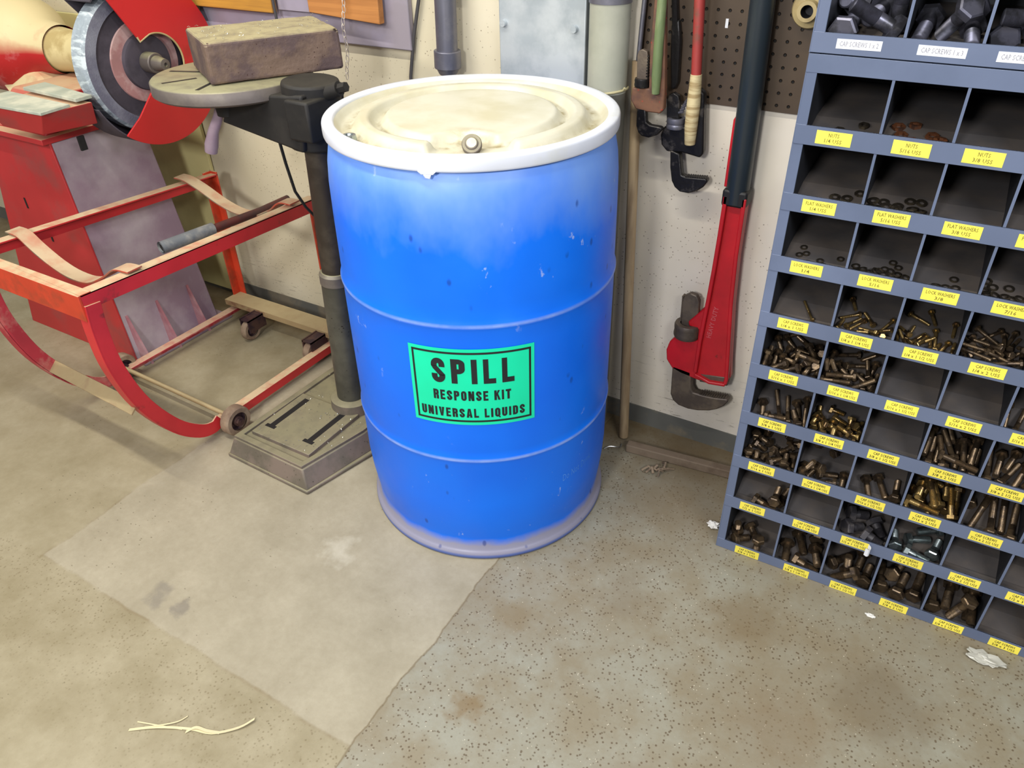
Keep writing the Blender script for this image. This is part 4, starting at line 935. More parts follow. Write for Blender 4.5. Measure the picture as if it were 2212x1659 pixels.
B,4,2,1,0.045,0.0065,0.2583,0.0335,0.6524,0.611,0.698,-0.374,0.016
B,4,2,1,0.045,0.0065,0.2302,0.0316,0.6549,0.548,-0.58,0.186,0.573
B,4,2,1,0.045,0.0065,0.2297,0.0518,0.6596,0.283,-0.622,0.446,0.578
B,4,2,1,0.045,0.0065,0.2683,0.0324,0.6582,0.402,-0.629,-0.226,-0.626
B,4,2,1,0.045,0.0065,0.2894,0.0259,0.6545,0.498,-0.658,-0.383,-0.416
B,4,2,1,0.045,0.0065,0.2488,0.1045,0.6626,0.595,0.024,0.739,-0.316
B,4,3,0,0.055,0.007,0.3983,0.0582,0.6542,0.749,-0.431,-0.477,-0.16
B,4,3,0,0.055,0.007,0.3353,0.0305,0.6509,0.726,-0.687,-0.022,0.023
B,4,3,0,0.055,0.007,0.3718,0.0511,0.6522,0.105,-0.64,0.234,0.724
B,4,3,0,0.055,0.007,0.3704,0.0219,0.6545,0.768,-0.338,0.544,-0.017
B,4,3,0,0.055,0.007,0.3701,0.0992,0.6628,0.647,0.681,-0.313,-0.143
B,4,3,0,0.055,0.007,0.4222,0.0498,0.6588,0.504,-0.496,0.519,0.481
B,4,3,0,0.055,0.007,0.3508,0.0184,0.6627,0.61,0.601,0.335,0.393
B,4,3,0,0.055,0.007,0.4091,0.0848,0.6635,0.3,-0.495,-0.531,-0.619
B,4,3,0,0.055,0.007,0.396,0.0076,0.6623,0.165,-0.75,-0.267,0.582
B,4,3,0,0.055,0.007,0.3773,0.0503,0.663,0.583,0.21,0.619,-0.484
B,4,3,0,0.055,0.007,0.3653,0.0399,0.6641,0.691,-0.362,0.291,-0.554
B,4,3,0,0.055,0.007,0.3506,0.0239,0.6719,0.676,-0.174,-0.594,0.401
B,4,3,0,0.055,0.007,0.3352,0.0535,0.6658,0.425,-0.688,0.408,0.423
B,4,3,0,0.055,0.007,0.4006,0.0309,0.6575,0.761,-0.556,0.198,-0.27
B,4,3,0,0.055,0.007,0.3889,0.017,0.6656,0.023,-0.812,-0.034,-0.583
B,4,3,0,0.055,0.007,0.3914,0.0459,0.6637,0.063,0.347,-0.735,-0.579
B,4,3,0,0.055,0.007,0.3916,0.0814,0.6673,0.542,0.502,0.457,-0.496
B,4,3,0,0.055,0.007,0.3654,0.0802,0.6684,0.03,-0.614,0.484,-0.623
B,4,3,0,0.055,0.007,0.403,0.099,0.6625,0.252,0.446,0.602,-0.613
B,4,3,0,0.055,0.007,0.365,0.0383,0.6757,0.247,-0.745,0.152,0.601
B,4,3,0,0.055,0.007,0.3452,0.0555,0.6631,0.593,0.613,-0.315,0.417
B,4,3,0,0.055,0.007,0.4186,0.0585,0.6705,0.524,-0.802,-0.261,-0.116
B,5,0,0,0.046,0.0095,0.0764,0.0307,0.5294,0.539,-0.119,0.705,0.445
B,5,0,0,0.046,0.0095,0.0435,0.071,0.5381,0.562,0.792,-0.209,-0.114
B,5,0,0,0.046,0.0095,0.098,0.0263,0.5295,0.386,-0.319,0.637,0.586
B,5,0,0,0.046,0.0095,0.0079,0.0929,0.5426,0.023,-0.294,0.711,-0.639
B,5,0,0,0.046,0.0095,0.0724,0.052,0.5322,0.341,-0.277,-0.738,0.512
B,5,0,0,0.046,0.0095,0.0474,0.0124,0.5381,0.039,-0.873,0.027,0.485
B,5,0,0,0.046,0.0095,0.0829,0.0259,0.542,0.65,0.622,-0.368,0.235
B,5,0,0,0.046,0.0095,-0.0017,0.0537,0.5335,0.041,0.035,-0.644,-0.763
B,5,0,0,0.046,0.0095,0.0271,0.065,0.5365,0.005,0.226,0.798,-0.559
B,5,0,0,0.046,0.0095,0.023,0.0116,0.5392,0.085,0.875,-0.18,-0.441
B,5,0,0,0.046,0.0095,0.0371,0.0371,0.5305,0.644,0.521,-0.559,0.051
B,5,0,0,0.046,0.0095,0.0129,0.0455,0.5364,0.543,0.684,-0.339,0.349
B,5,0,0,0.046,0.0095,0.0709,0.0251,0.5496,0.213,-0.907,0.234,0.276
B,5,0,0,0.046,0.0095,0.0387,0.0324,0.5484,0.178,-0.28,0.532,-0.779
B,5,0,0,0.046,0.0095,0.0534,0.0336,0.5443,0.184,0.485,-0.837,0.172
B,5,0,0,0.046,0.0095,0.0745,0.0971,0.5424,0.422,0.737,0.168,-0.5
B,5,0,0,0.046,0.0095,0.0753,0.0556,0.5495,0.497,0.481,0.53,0.492
B,5,0,0,0.046,0.0095,0.0983,0.0263,0.5514,0.405,-0.702,0.538,0.233
B,5,0,0,0.046,0.0095,0.0135,0.1688,0.548,0.657,0.455,-0.599,0.045
B,5,0,0,0.046,0.0095,0.0519,0.1223,0.5444,0.689,-0.424,-0.577,-0.115
B,5,0,0,0.046,0.0095,0.0675,0.0736,0.5485,0.529,-0.279,-0.523,0.607
B,5,0,0,0.046,0.0095,0.0983,0.09,0.5495,0.359,-0.446,0.695,0.435
B,5,0,0,0.046,0.0095,0.0262,0.1077,0.5432,0.407,0.74,-0.147,0.514
B,5,0,0,0.046,0.0095,-0.0017,0.0125,0.5454,0.056,0.022,-0.991,0.119
B,5,0,0,0.046,0.0095,-0.0009,0.0458,0.5462,0.382,-0.326,-0.623,-0.599
B,5,0,0,0.046,0.0095,0.0782,0.009,0.5763,0.668,0.039,0.743,-0.019
B,5,0,0,0.046,0.0095,0.0352,0.1477,0.547,0.152,0.691,0.315,-0.633
B,5,0,0,0.046,0.0095,0.0819,0.0519,0.5621,0.512,0.799,0.244,0.199
B,5,1,0,0.055,0.009,0.1517,0.0638,0.5352,0.029,-0.601,0.506,-0.618
B,5,1,0,0.055,0.009,0.1343,0.0322,0.5306,0.491,0.696,0.308,-0.424
B,5,1,0,0.055,0.009,0.2062,0.049,0.5338,0.562,-0.468,0.469,0.494
B,5,1,0,0.055,0.009,0.1844,0.0403,0.5318,0.602,-0.613,0.282,0.427
B,5,1,0,0.055,0.009,0.1643,0.0742,0.546,0.605,-0.671,0.402,-0.149
B,5,1,0,0.055,0.009,0.1576,0.0314,0.5364,0.714,-0.503,0.34,0.348
B,5,1,0,0.055,0.009,0.1377,0.0091,0.5411,0.239,-0.587,0.246,-0.733
B,5,1,0,0.055,0.009,0.1964,0.0753,0.5385,0.317,0.385,-0.721,0.481
B,5,1,0,0.055,0.009,0.1463,0.0396,0.5484,0.359,0.688,-0.203,0.597
B,5,1,0,0.055,0.009,0.1881,0.1294,0.5445,0.411,0.734,0.146,-0.52
B,5,1,0,0.055,0.009,0.1186,0.0444,0.5325,0.532,0.683,0.384,-0.322
B,5,1,0,0.055,0.009,0.1871,0.0294,0.5442,0.27,0.264,-0.663,-0.646
B,5,1,0,0.055,0.009,0.1872,0.0089,0.5481,0.896,-0.038,0.397,-0.196
B,5,1,0,0.055,0.009,0.1581,0.1657,0.5474,0.471,-0.699,0.111,0.526
B,5,1,0,0.055,0.009,0.116,0.0176,0.5605,0.526,0.072,-0.206,0.822
B,5,1,0,0.055,0.009,0.1454,0.011,0.555,0.523,0.514,-0.552,-0.397
B,5,1,0,0.055,0.009,0.1881,0.0683,0.5471,0.709,-0.643,0.094,0.275
B,5,1,0,0.055,0.009,0.1158,0.0614,0.5507,0.032,-0.026,-0.819,0.572
B,5,1,0,0.055,0.009,0.1302,0.0184,0.563,0.96,0.215,-0.166,0.069
B,5,1,0,0.055,0.009,0.1396,0.1128,0.5433,0.414,-0.406,-0.614,0.535
B,5,4,0,0.08,0.009,0.4371,0.0425,0.5344,0.14,0.13,-0.767,0.613
B,5,4,0,0.08,0.009,0.5093,0.075,0.5385,0.524,0.688,0.424,-0.269
B,5,4,0,0.08,0.009,0.5275,0.0696,0.5374,0.68,-0.535,0.336,0.372
B,5,4,0,0.08,0.009,0.4587,0.043,0.534,0.682,-0.539,0.389,0.306
B,6,0,0,0.085,0.009,0.0942,0.0591,0.413,0.504,0.704,-0.346,0.361
B,6,0,0,0.085,0.009,0.058,0.0534,0.4123,0.75,-0.65,-0.08,0.093
B,6,0,0,0.085,0.009,0.035,0.0629,0.4134,0.132,0.112,-0.636,-0.752
B,6,0,0,0.045,0.012,0.0426,0.0118,0.4142,0.744,-0.108,0.602,-0.268
B,6,0,0,0.045,0.012,0.0804,0.0272,0.4133,0.18,0.146,-0.613,-0.756
B,6,0,0,0.045,0.012,0.009,0.0376,0.4097,0.584,0.637,0.452,-0.219
B,6,0,0,0.045,0.012,0.0776,0.0603,0.4134,0.387,0.314,0.764,-0.41
B,6,1,1,0.032,0.01,0.1338,0.0435,0.4083,0.576,0.791,0.126,0.162
B,6,1,1,0.032,0.01,0.1637,0.0367,0.4071,0.588,0.758,-0.167,-0.229
B,6,1,1,0.032,0.01,0.1502,0.0416,0.4113,0.066,-0.04,-0.73,0.679
B,6,1,1,0.032,0.01,0.1949,0.0345,0.4059,0.651,-0.273,-0.701,0.1
B,6,1,1,0.032,0.01,0.1196,0.0739,0.416,0.668,-0.545,-0.36,-0.356
B,6,1,1,0.032,0.01,0.1594,0.0117,0.415,0.354,-0,0,0.935
B,6,1,1,0.032,0.01,0.1172,0.0363,0.4073,0.587,-0.634,0.31,0.395
B,6,1,1,0.032,0.01,0.1741,0.1594,0.4247,0.644,0.399,-0.652,-0.028
B,6,1,1,0.032,0.01,0.1354,0.0204,0.4112,0.54,-0.18,-0.577,-0.585
B,6,1,1,0.032,0.01,0.1943,0.0689,0.4146,0.622,-0.532,-0.479,0.315
B,6,1,1,0.032,0.01,0.1493,0.0224,0.4225,0.273,0.483,0.683,0.476
B,6,1,1,0.032,0.01,0.1529,0.0853,0.4189,0.631,0.234,0.716,0.185
B,6,1,1,0.032,0.01,0.1776,0.0164,0.4255,0.035,-0.611,0.2,0.765
B,6,1,1,0.032,0.01,0.1171,0.031,0.4223,0.317,0.411,0.579,-0.629
B,6,1,1,0.032,0.01,0.1888,0.0104,0.4059,0.103,-0.703,-0.269,0.651
B,6,1,1,0.032,0.01,0.1634,0.064,0.4131,0.159,-0.669,0.4,-0.606
B,6,1,1,0.032,0.01,0.1777,0.0294,0.414,0.309,0.16,0.549,0.76
B,6,1,1,0.032,0.01,0.2015,0.0446,0.4175,0.32,-0.792,0.517,-0.051
B,6,1,1,0.032,0.01,0.1851,0.0551,0.4177,0.073,0.224,0.927,-0.293
B,6,3,0,0.072,0.0115,0.4051,0.0536,0.4138,0.525,0.636,-0.479,0.301
B,6,3,0,0.072,0.0115,0.3533,0.0568,0.414,0.607,0.795,-0.005,-0.01
B,6,3,0,0.072,0.0115,0.4184,0.0408,0.4179,0.428,-0.279,0.535,0.673
B,6,3,0,0.072,0.0115,0.3578,0.038,0.4247,0.796,-0.527,0.02,0.298
B,6,3,0,0.072,0.0115,0.3874,0.0569,0.4139,0.528,0.686,0.403,-0.297
B,6,3,0,0.072,0.0115,0.3672,0.1085,0.4277,0.661,0.565,0.397,-0.295
B,6,3,0,0.072,0.0115,0.3674,0.0577,0.4308,0.79,-0.515,-0.315,-0.107
B,6,3,0,0.072,0.0115,0.3963,0.0423,0.4268,0.396,0.518,0.653,-0.386
B,6,3,0,0.072,0.0115,0.4125,0.0517,0.4353,0.589,0.772,0.163,-0.177
B,6,3,0,0.072,0.0115,0.3314,0.067,0.4162,0.382,0.575,0.577,-0.436
B,6,3,0,0.072,0.0115,0.388,0.0106,0.4299,0.072,0.758,0.031,0.647
B,6,3,0,0.072,0.0115,0.3409,0.0398,0.4188,0.707,-0.506,0.309,0.386
B,6,3,0,0.072,0.0115,0.3314,0.0491,0.4344,0.155,0.152,-0.789,0.575
B,6,3,0,0.072,0.0115,0.3864,0.1352,0.4237,0.209,-0.498,0.498,0.679
B,6,3,0,0.072,0.0115,0.4185,0.1461,0.4253,0.198,0.279,-0.707,0.619
B,6,4,0,0.078,0.0115,0.5198,0.0573,0.4142,0.753,-0.648,0.074,-0.087
B,6,4,0,0.078,0.0115,0.4785,0.0424,0.4122,0.145,0.132,0.659,0.726
B,6,4,0,0.078,0.0115,0.4973,0.0408,0.4137,0.383,0.294,-0.73,0.483
B,6,4,0,0.078,0.0115,0.4585,0.0524,0.4211,0.043,-0.029,-0.715,0.697
B,6,4,0,0.078,0.0115,0.4392,0.0698,0.4161,0.526,0.686,-0.424,0.27
B,6,4,0,0.078,0.0115,0.4776,0.0665,0.4254,0.222,0.036,-0.695,0.683
B,6,4,0,0.078,0.0115,0.5154,0.1055,0.4295,0.71,0.565,0.38,-0.181
B,6,4,0,0.078,0.0115,0.5196,0.0425,0.4311,0.763,-0.59,-0.211,-0.162
B,6,4,0,0.078,0.0115,0.4404,0.0427,0.4224,0.741,-0.516,-0.261,-0.341
B,7,0,0,0.033,0.0115,0.025,0.0378,0.2839,0.58,-0.631,-0.38,0.349
B,7,0,0,0.033,0.0115,0.0901,0.0186,0.2841,0.574,0.285,0.72,-0.267
B,7,0,0,0.033,0.0115,0.0544,0.0341,0.2836,0.332,0.755,0.153,-0.544
B,7,0,0,0.033,0.0115,0.0749,0.0596,0.2892,0.699,-0.293,-0.644,-0.1
B,7,0,0,0.033,0.0115,0.0194,0.0182,0.2917,0.304,-0,-0,0.953
B,7,0,0,0.033,0.0115,-0.0009,0.0401,0.2859,0.685,-0.677,-0.236,-0.127
B,7,0,0,0.033,0.0115,0.0637,0.1225,0.2991,0.492,-0.713,0.184,0.465
B,7,0,0,0.033,0.0115,0.0958,0.0401,0.2926,0.075,0.098,0.983,-0.136
B,7,0,0,0.033,0.0115,0.0018,0.0132,0.2917,0,0.641,-0.768,0
B,7,0,0,0.033,0.0115,0.0232,0.2267,0.3073,0.604,-0.646,0.365,-0.292
B,7,0,0,0.033,0.0115,0.0818,0.1429,0.3007,0.635,0.429,-0.643,-0.001
B,7,0,0,0.033,0.0115,0.0602,0.0212,0.2931,0.372,0.244,0.594,0.67
B,7,0,0,0.033,0.0115,0.0254,0.0685,0.3025,0.148,-0.336,-0.283,0.886
B,7,0,0,0.033,0.0115,0.0843,0.0949,0.297,0.638,-0.177,-0.737,0.136
B,7,0,0,0.033,0.0115,0.0222,0.1065,0.3064,0.694,0.027,0.028,-0.718
B,7,0,0,0.033,0.0115,0.0806,0.021,0.3035,0.659,-0.464,-0.374,-0.459
B,7,0,0,0.033,0.0115,0.0019,0.0733,0.302,0.08,-0.565,0.813,0.115
B,7,0,0,0.033,0.0115,0.048,0.0469,0.2954,0.79,0.601,0.045,-0.109
B,7,0,0,0.033,0.0115,0.0173,0.0554,0.2929,0.385,0.51,0.69,0.339
B,7,0,0,0.033,0.0115,0.0745,0.0546,0.3056,0.207,-0.379,-0.747,0.505
B,7,1,0,0.046,0.012,0.1181,0.0261,0.2845,0.397,0.374,-0.666,0.509
B,7,1,0,0.046,0.012,0.2034,0.0277,0.2855,0.436,0.557,-0.535,0.462
B,7,1,0,0.046,0.012,0.14,0.0348,0.2855,0.61,0.609,-0.477,0.174
B,7,1,0,0.046,0.012,0.1308,0.1342,0.3003,0.393,-0.303,-0.65,-0.576
B,7,1,0,0.046,0.012,0.1704,0.0115,0.2834,0.125,-0.702,-0.245,0.657
B,7,1,0,0.046,0.012,0.1195,0.2083,0.3061,0.638,0.764,-0.071,-0.069
B,7,1,0,0.046,0.012,0.1703,0.0339,0.2876,0.33,-0.782,-0.002,-0.528
B,7,1,0,0.046,0.012,0.1301,0.0106,0.3127,0.478,-0.156,0.15,-0.851
B,7,1,0,0.046,0.012,0.1811,0.2584,0.31,0.097,-0.676,0.328,-0.653
B,7,1,0,0.046,0.012,0.1436,0.0225,0.3065,0.332,0.265,-0.816,-0.393
B,7,1,0,0.046,0.012,0.179,0.1149,0.2988,0.175,0.21,0.688,0.672
B,7,2,0,0.058,0.0125,0.2526,0.0332,0.2866,0.628,0.763,0.086,0.125
B,7,2,0,0.058,0.0125,0.2785,0.0471,0.288,0.416,0.742,-0.27,0.451
B,7,2,0,0.058,0.0125,0.3068,0.049,0.2889,0.642,-0.579,0.324,0.383
B,7,3,1,0.066,0.013,0.3764,0.0372,0.2881,0.629,0.773,-0.044,-0.064
B,7,3,1,0.066,0.013,0.3585,0.0655,0.292,0.348,-0.374,-0.518,-0.686
B,7,3,1,0.066,0.013,0.407,0.0633,0.2915,0.481,-0.239,0.598,0.596
B,7,3,1,0.066,0.013,0.3969,0.0799,0.3051,0.224,0.211,-0.646,0.699
B,7,3,1,0.066,0.013,0.4167,0.2307,0.3084,0.544,0.675,-0.348,0.356
B,7,3,1,0.066,0.013,0.3323,0.0367,0.2888,0.592,0.762,0.18,-0.19
B,7,3,1,0.066,0.013,0.357,0.1302,0.3005,0.059,-0.614,0.372,0.694
B,7,3,1,0.066,0.013,0.3577,0.0116,0.3,0.524,-0.403,0.627,-0.412
B,7,3,1,0.066,0.013,0.4073,0.132,0.3008,0.151,-0.15,0.741,-0.637
B,7,3,1,0.066,0.013,0.3767,0.0492,0.3139,0.628,-0.257,-0.513,-0.526
B,7,3,1,0.066,0.013,0.3477,0.0401,0.3164,0.278,0.174,-0.628,0.706
B,7,3,1,0.066,0.013,0.4173,0.0482,0.3023,0.249,0.467,0.79,-0.308
B,7,3,1,0.066,0.013,0.4074,0.0336,0.3109,0.386,-0.048,-0.414,-0.823
B,7,3,1,0.066,0.013,0.3579,0.0917,0.3124,0.664,0.055,0.673,-0.322
B,7,3,1,0.066,0.013,0.3689,0.0341,0.3239,0.486,0.547,0.628,-0.265
B,7,4,0,0.105,0.013,0.5229,0.0561,0.2922,0.35,-0.352,-0.562,-0.662
B,7,4,0,0.105,0.013,0.4441,0.116,0.2993,0.619,-0.606,-0.341,-0.365
B,7,4,0,0.105,0.013,0.4857,0.0565,0.2922,0.379,-0.327,0.577,0.646
B,7,4,0,0.105,0.013,0.5043,0.077,0.2953,0.525,0.688,0.4,-0.301
B,7,4,0,0.105,0.013,0.4622,0.0531,0.2967,0.195,0.046,-0.805,0.559
B,8,0,0,0.055,0.015,0.0914,0.056,0.1688,0.691,-0.528,0.389,0.303
B,8,0,0,0.055,0.015,0.0788,0.0302,0.1881,0.625,-0.61,0.339,0.348
B,8,0,0,0.055,0.015,0.0588,0.0172,0.163,0.249,0.738,0.104,0.618
B,8,2,2,0.045,0.02,0.2847,0.1809,0.1875,0.524,0.693,0.371,0.328
B,8,2,2,0.045,0.02,0.2509,0.0346,0.1676,0.357,-0.754,-0.04,-0.549
B,8,2,2,0.045,0.02,0.2929,0.0182,0.1668,0.245,0.771,0.096,0.58
B,8,2,2,0.045,0.02,0.2532,0.0704,0.1763,0.297,0.49,0.555,0.603
B,8,2,2,0.045,0.02,0.2984,0.0512,0.1708,0.493,0.81,0.215,0.233
B,8,3,3,0.052,0.016,0.4147,0.0485,0.1681,0.603,-0.613,-0.284,-0.424
B,8,3,3,0.052,0.016,0.3825,0.0149,0.1637,0.621,-0.135,0.739,-0.222
B,8,3,3,0.052,0.016,0.3355,0.0384,0.1675,0.476,-0.385,-0.592,-0.524
B,8,3,3,0.052,0.016,0.3967,0.0896,0.1771,0.289,0.763,0.008,-0.578
B,8,3,3,0.052,0.016,0.3823,0.1487,0.1818,0.348,0.426,-0.604,-0.577
B,8,3,3,0.052,0.016,0.366,0.1916,0.1851,0.636,0.479,-0.602,0.059
B,8,3,3,0.052,0.016,0.3792,0.0583,0.1696,0.298,0.452,0.546,0.639
B,9,0,0,0.044,0.0165,0.0231,0.0287,0.0223,0.388,-0.751,-0.082,-0.529
B,9,0,0,0.044,0.0165,0.0442,0.0579,0.0277,0.267,-0.236,0.789,-0.501
B,9,0,0,0.044,0.0165,0.007,0.0489,0.0359,0.878,0.124,-0.065,0.458
B,9,0,0,0.044,0.0165,0.017,0.2169,0.0452,0.127,-0.708,-0.3,0.627
B,9,0,0,0.044,0.0165,0.0637,0.0179,0.0324,0,-0.79,0.613,-0
B,9,1,0,0.062,0.0175,0.1299,0.0345,0.0257,0.058,-0.041,0.779,-0.623
B,9,1,0,0.062,0.0175,0.1833,0.1191,0.0381,0.607,-0.615,-0.376,-0.334
B,9,1,0,0.062,0.0175,0.1781,0.0153,0.0234,0.341,-0.579,0.492,-0.553
B,9,1,0,0.062,0.0175,0.1542,0.1756,0.0425,0.48,0.722,-0.27,0.418
B,9,1,0,0.062,0.0175,0.1544,0.0732,0.0325,0.425,0.272,0.777,-0.375
B,9,1,0,0.062,0.0175,0.1953,0.0409,0.0372,0.432,0.551,-0.414,0.582
B,9,2,0,0.062,0.0175,0.2476,0.0651,0.0312,0.722,-0.55,0.416,-0.05
B,9,2,0,0.062,0.0175,0.3077,0.0476,0.0286,0.688,-0.675,-0.138,-0.227
B,9,2,0,0.062,0.0175,0.2897,0.08,0.0374,0.038,-0.035,-0.735,0.676
B,9,2,0,0.062,0.0175,0.264,0.042,0.0456,0.995,0.079,-0.051,-0.041
B,9,2,0,0.062,0.0175,0.2639,0.0144,0.0359,0.264,0.79,-0.427,-0.353
B,9,3,0,0.075,0.0185,0.4128,0.0651,0.0315,0.053,0.041,0.647,0.76
B,9,3,0,0.075,0.0185,0.3374,0.06,0.0304,0.624,-0.592,0.289,0.42
B,9,3,0,0.075,0.0185,0.3801,0.0491,0.0318,0.085,0.043,0.697,0.711
B,9,3,0,0.075,0.0185,0.3644,0.0783,0.0455,0.471,-0.482,0.647,0.357
B,9,3,0,0.075,0.0185,0.3923,0.12,0.0531,0.162,0.431,0.421,-0.781
B,9,4,0,0.08,0.0185,0.4451,0.0581,0.0306,0.749,-0.66,-0.036,0.041
B,9,4,0,0.08,0.0185,0.5169,0.0651,0.0318,0.585,0.811,0.005,0.005
B,9,4,0,0.08,0.0185,0.5202,0.0416,0.0496,0.213,0.468,-0.721,0.464
B,9,4,0,0.08,0.0185,0.4749,0.0634,0.0387,0.45,0.448,-0.587,0.503
B,9,4,0,0.08,0.0185,0.4981,0.0233,0.0511,0.149,0.094,-0.982,-0.068"""
# broom handle, clip, bar, scraps
o = MB().tube([(.254, .335, .004), (.220, .370, .50), (.1885, .4035, 1.02)], [.0135, .0130, .0125], 18).build('broom_handle', 'handle'); tag(o, 'bare wooden broom handle leaning between drum and pipe wrenches', 'pole')
o = MB().band(smooth_path([(.228, .252, .006), (.240, .262, .012), (.256, .272, .010), (.266, .284, .005), (.262, .300, .004)], 4), (.5, -.5, .6), .012, .0015).build('metal_clip', 'steelclip'); tag(o, 'bright bent metal clip on the floor at the broom handle foot', 'clip')
b = MB(); b.hexa([(.286, .276, 0), (.612, .312, 0), (.610, .338, 0), (.283, .302, 0)], [(.286, .276, .026), (.612, .312, .026), (.610, .338, .026), (.283, .302, .026)])
o = b.build('angle_bar', 'floorbar', bevel=.003); tag(o, 'dusty flat bar lying on the floor between broom handle and bolt bins', 'metal bar')
b = MB()
for k in range(9):
    a = random.uniform(0, 6.28); x, y = .398+random.uniform(-.016, .016), .245+random.uniform(-.013, .013); L = random.uniform(.014, .034); r = random.uniform(.002, .004)
    z = random.uniform(.004, .012); b.tube([(x, y, z), (x+L*.5*math.cos(a), y+L*.5*math.sin(a), z+.007), (x+L*math.cos(a+.5), y+L*math.sin(a+.5), max(.003, z-.002))], r, 7)
o = b.build('curled_shavings', 'twig'); tag(o, 'small heap of brown curled shavings in front of the floor bar', 'shavings', kind='stuff')
def scrap(name, c, s, mat, label, cat, seed, flat=.5):
    rnd = random.Random(seed); bm = bmesh.new(); bmesh.ops.create_icosphere(bm, subdivisions=3, radius=1)
    for v in bm.verts:
        n = v.co.normalized(); k = 1+.35*math.sin(n.x*5+seed)*math.cos(n.y*6)+.25*math.sin(n.z*9+n.x*4)
        v.co = Vector((n.x*k*s[0], n.y*k*s[1], n.z*k*s[2]))
    zm = min(v.co.z for v in bm.verts); bm.verts.index_update()
    b = MB(); b.add([v.co+Vector((c[0], c[1], -zm+.0002)) for v in bm.verts], [[v.index for v in f.verts] for f in bm.faces]); bm.free()
    return tag(b.build(name, mat, smooth=25), label, cat)
scrap('paper_scrap', (.598, .112), (.012, .009, .007), 'paper', 'crumpled white paper scrap beside the left foot of the bolt bins', 'paper scrap', 1)
scrap('paper_scrap', (.990, .020), (.010, .005, .002), 'paper', 'thin torn white paper scrap under the fourth bottom row label', 'paper scrap', 5)
scrap('crumpled_film', (1.216, .018), (.030, .014, .006), 'film', 'crumpled clear film on the floor under the sixth bottom row label', 'plastic film', 9)
b = MB()
for P, w_ in (([(-.222, -.992, .001), (-.176, -.960, .003), (-.118, -.930, .002), (-.072, -.914, .002), (-.034, -.880, .004), (-.019, -.851, .006)], .006),
              ([(-.214, -.984, .001), (-.172, -.953, .004), (-.150, -.931, .003), (-.143, -.913, .002)], .003),
              ([(-.120, -.938, .001), (-.108, -.922, .004), (-.085, -.916, .003), (-.060, -.906, .002)], .007),
              ([(-.222, -.972, .001), (-.176, -.956, .003), (-.13, -.938, .002)], .003)):
    b.band(smooth_path(P, 4), (.5, -.7, .2), w_, .0006)
o = b.build('straw_strand', 'straw'); tag(o, 'frayed pale straw strand on the floor in front of the drum', 'straw')

# ------------------------------------------------------------------ pipe wrenches
def outline(parent, name, pts, y0, y1, mat, bevel=.003, smooth=35):
    return MB().prism(pts, 'y', y0, y1).build(name, mat, parent, bevel=bevel, smooth=smooth)
def jaw_teeth(parent, p0, p1, n, y0, y1, mat, h=.003):
    b = MB(); p0, p1 = Vector(p0), Vector(p1); d = (p1-p0)/n; nn = Vector((-d.y, d.x)).normalized()*h
    for k in range(n):
        a = p0+d*k; b.prism([tuple(a), tuple(a+d*.9), tuple(a+d*.45+nn)], 'y', y0, y1)
    return b.build('teeth', mat, parent, smooth=0)
bw = empty('pipe_wrench', (.45, .39, .14)); tag(bw, 'largest bright red pipe wrench with a long black tube over its handle', 'wrench')
body = [(.438, .735), (.437, .658), (.435, .57), (.432, .494), (.430, .462), (.390, .408), (.393, .397), (.420, .393), (.421, .359), (.361, .354), (.347, .335), (.340, .307), (.344, .278), (.363, .254), (.389, .246), (.441, .24), (.515, .25), (.52, .274), (.514, .32), (.498, .489), (.491, .618), (.49, .743)]
bd = outline(bw, 'handle', body, .374, .398, 'wrench_red', .003)
b = MB()
for P in ([(.4425, .76), (.4415, .66), (.4395, .57), (.4365, .49), (.4330, .43), (.4300, .36), (.4290, .27)], [(.4855, .76), (.4870, .62), (.4935, .49), (.5080, .33), (.5130, .275), (.511, .258)]):
    b.band([(x, .369, z) for x, z in P], (0, 1, 0), .014, .010)
b.band([(.4285, .369, .262), (.47, .369, .250), (.512, .369, .256)], (0, 1, 0), .016, .008)
b.build('handle_rim', 'wrench_red', bd, bevel=.002)
b = MB(); b.hexa([(.345, .370, .275), (.425, .370, .262), (.425, .374, .262), (.345, .374, .275)], [(.345, .370, .33), (.425, .370, .335), (.425, .374, .335), (.345, .374, .33)]) if 0 else None
v, f = text_mesh('HEAVY DUTY', .02, 2)
b.add([(.4545-.012*bb+.009*aa, .3732, .378+.092*aa) for aa, bb in v], f)
b.build('raised_lettering', worn('pale_raised_letters', (204, 92, 96), None, rough=.5, bump=0), bd, smooth=0)
outline(bw, 'heel_jaw', [(.442, .238), (.516, .249), (.5205, .276), (.44, .262)], .372, .400, 'wrench_steel', .002)
outline(bw, 'hook_shank', [(.379, .262), (.366, .458), (.37, .476), (.385, .488), (.402, .485), (.411, .47), (.418, .262)], .378, .394, 'wrench_steel', .003)
b = MB()
for k in range(16):
    z = .405+k*.0045; x = .3665+.0105*(z-.458)*0; b.box((.3668-.03*(z-.46)-.0018, .378, z), (.3668-.03*(z-.46)+.002, .394, z+.0024))
b.build('shank_thread', 'wrench_steel', bw)
b = MB(); b.lathe([(.020, -.020), (.0325, -.020), (.0345, -.015), (.0345, -.008), (.0335, 0), (.0345, .008), (.0345, .015), (.0325, .020), (.020, .020)], (.387, .386, .379), 40, 'z'); b.build('adjusting_nut', 'wrench_steel', bw)
hk = outline(bw, 'hook_jaw', [(.362, .264), (.366, .17), (.375, .152), (.392, .141), (.42, .138), (.448, .142), (.48, .153), (.5, .166), (.516, .182), (.526, .2), (.521, .207), (.487, .199), (.455, .196), (.429, .196), (.421, .209), (.415, .259)], .374, .397, 'wrench_steel', .0035)
jaw_teeth(hk, (.445, .1965), (.519, .207), 12, .374, .397, 'wrench_steel')
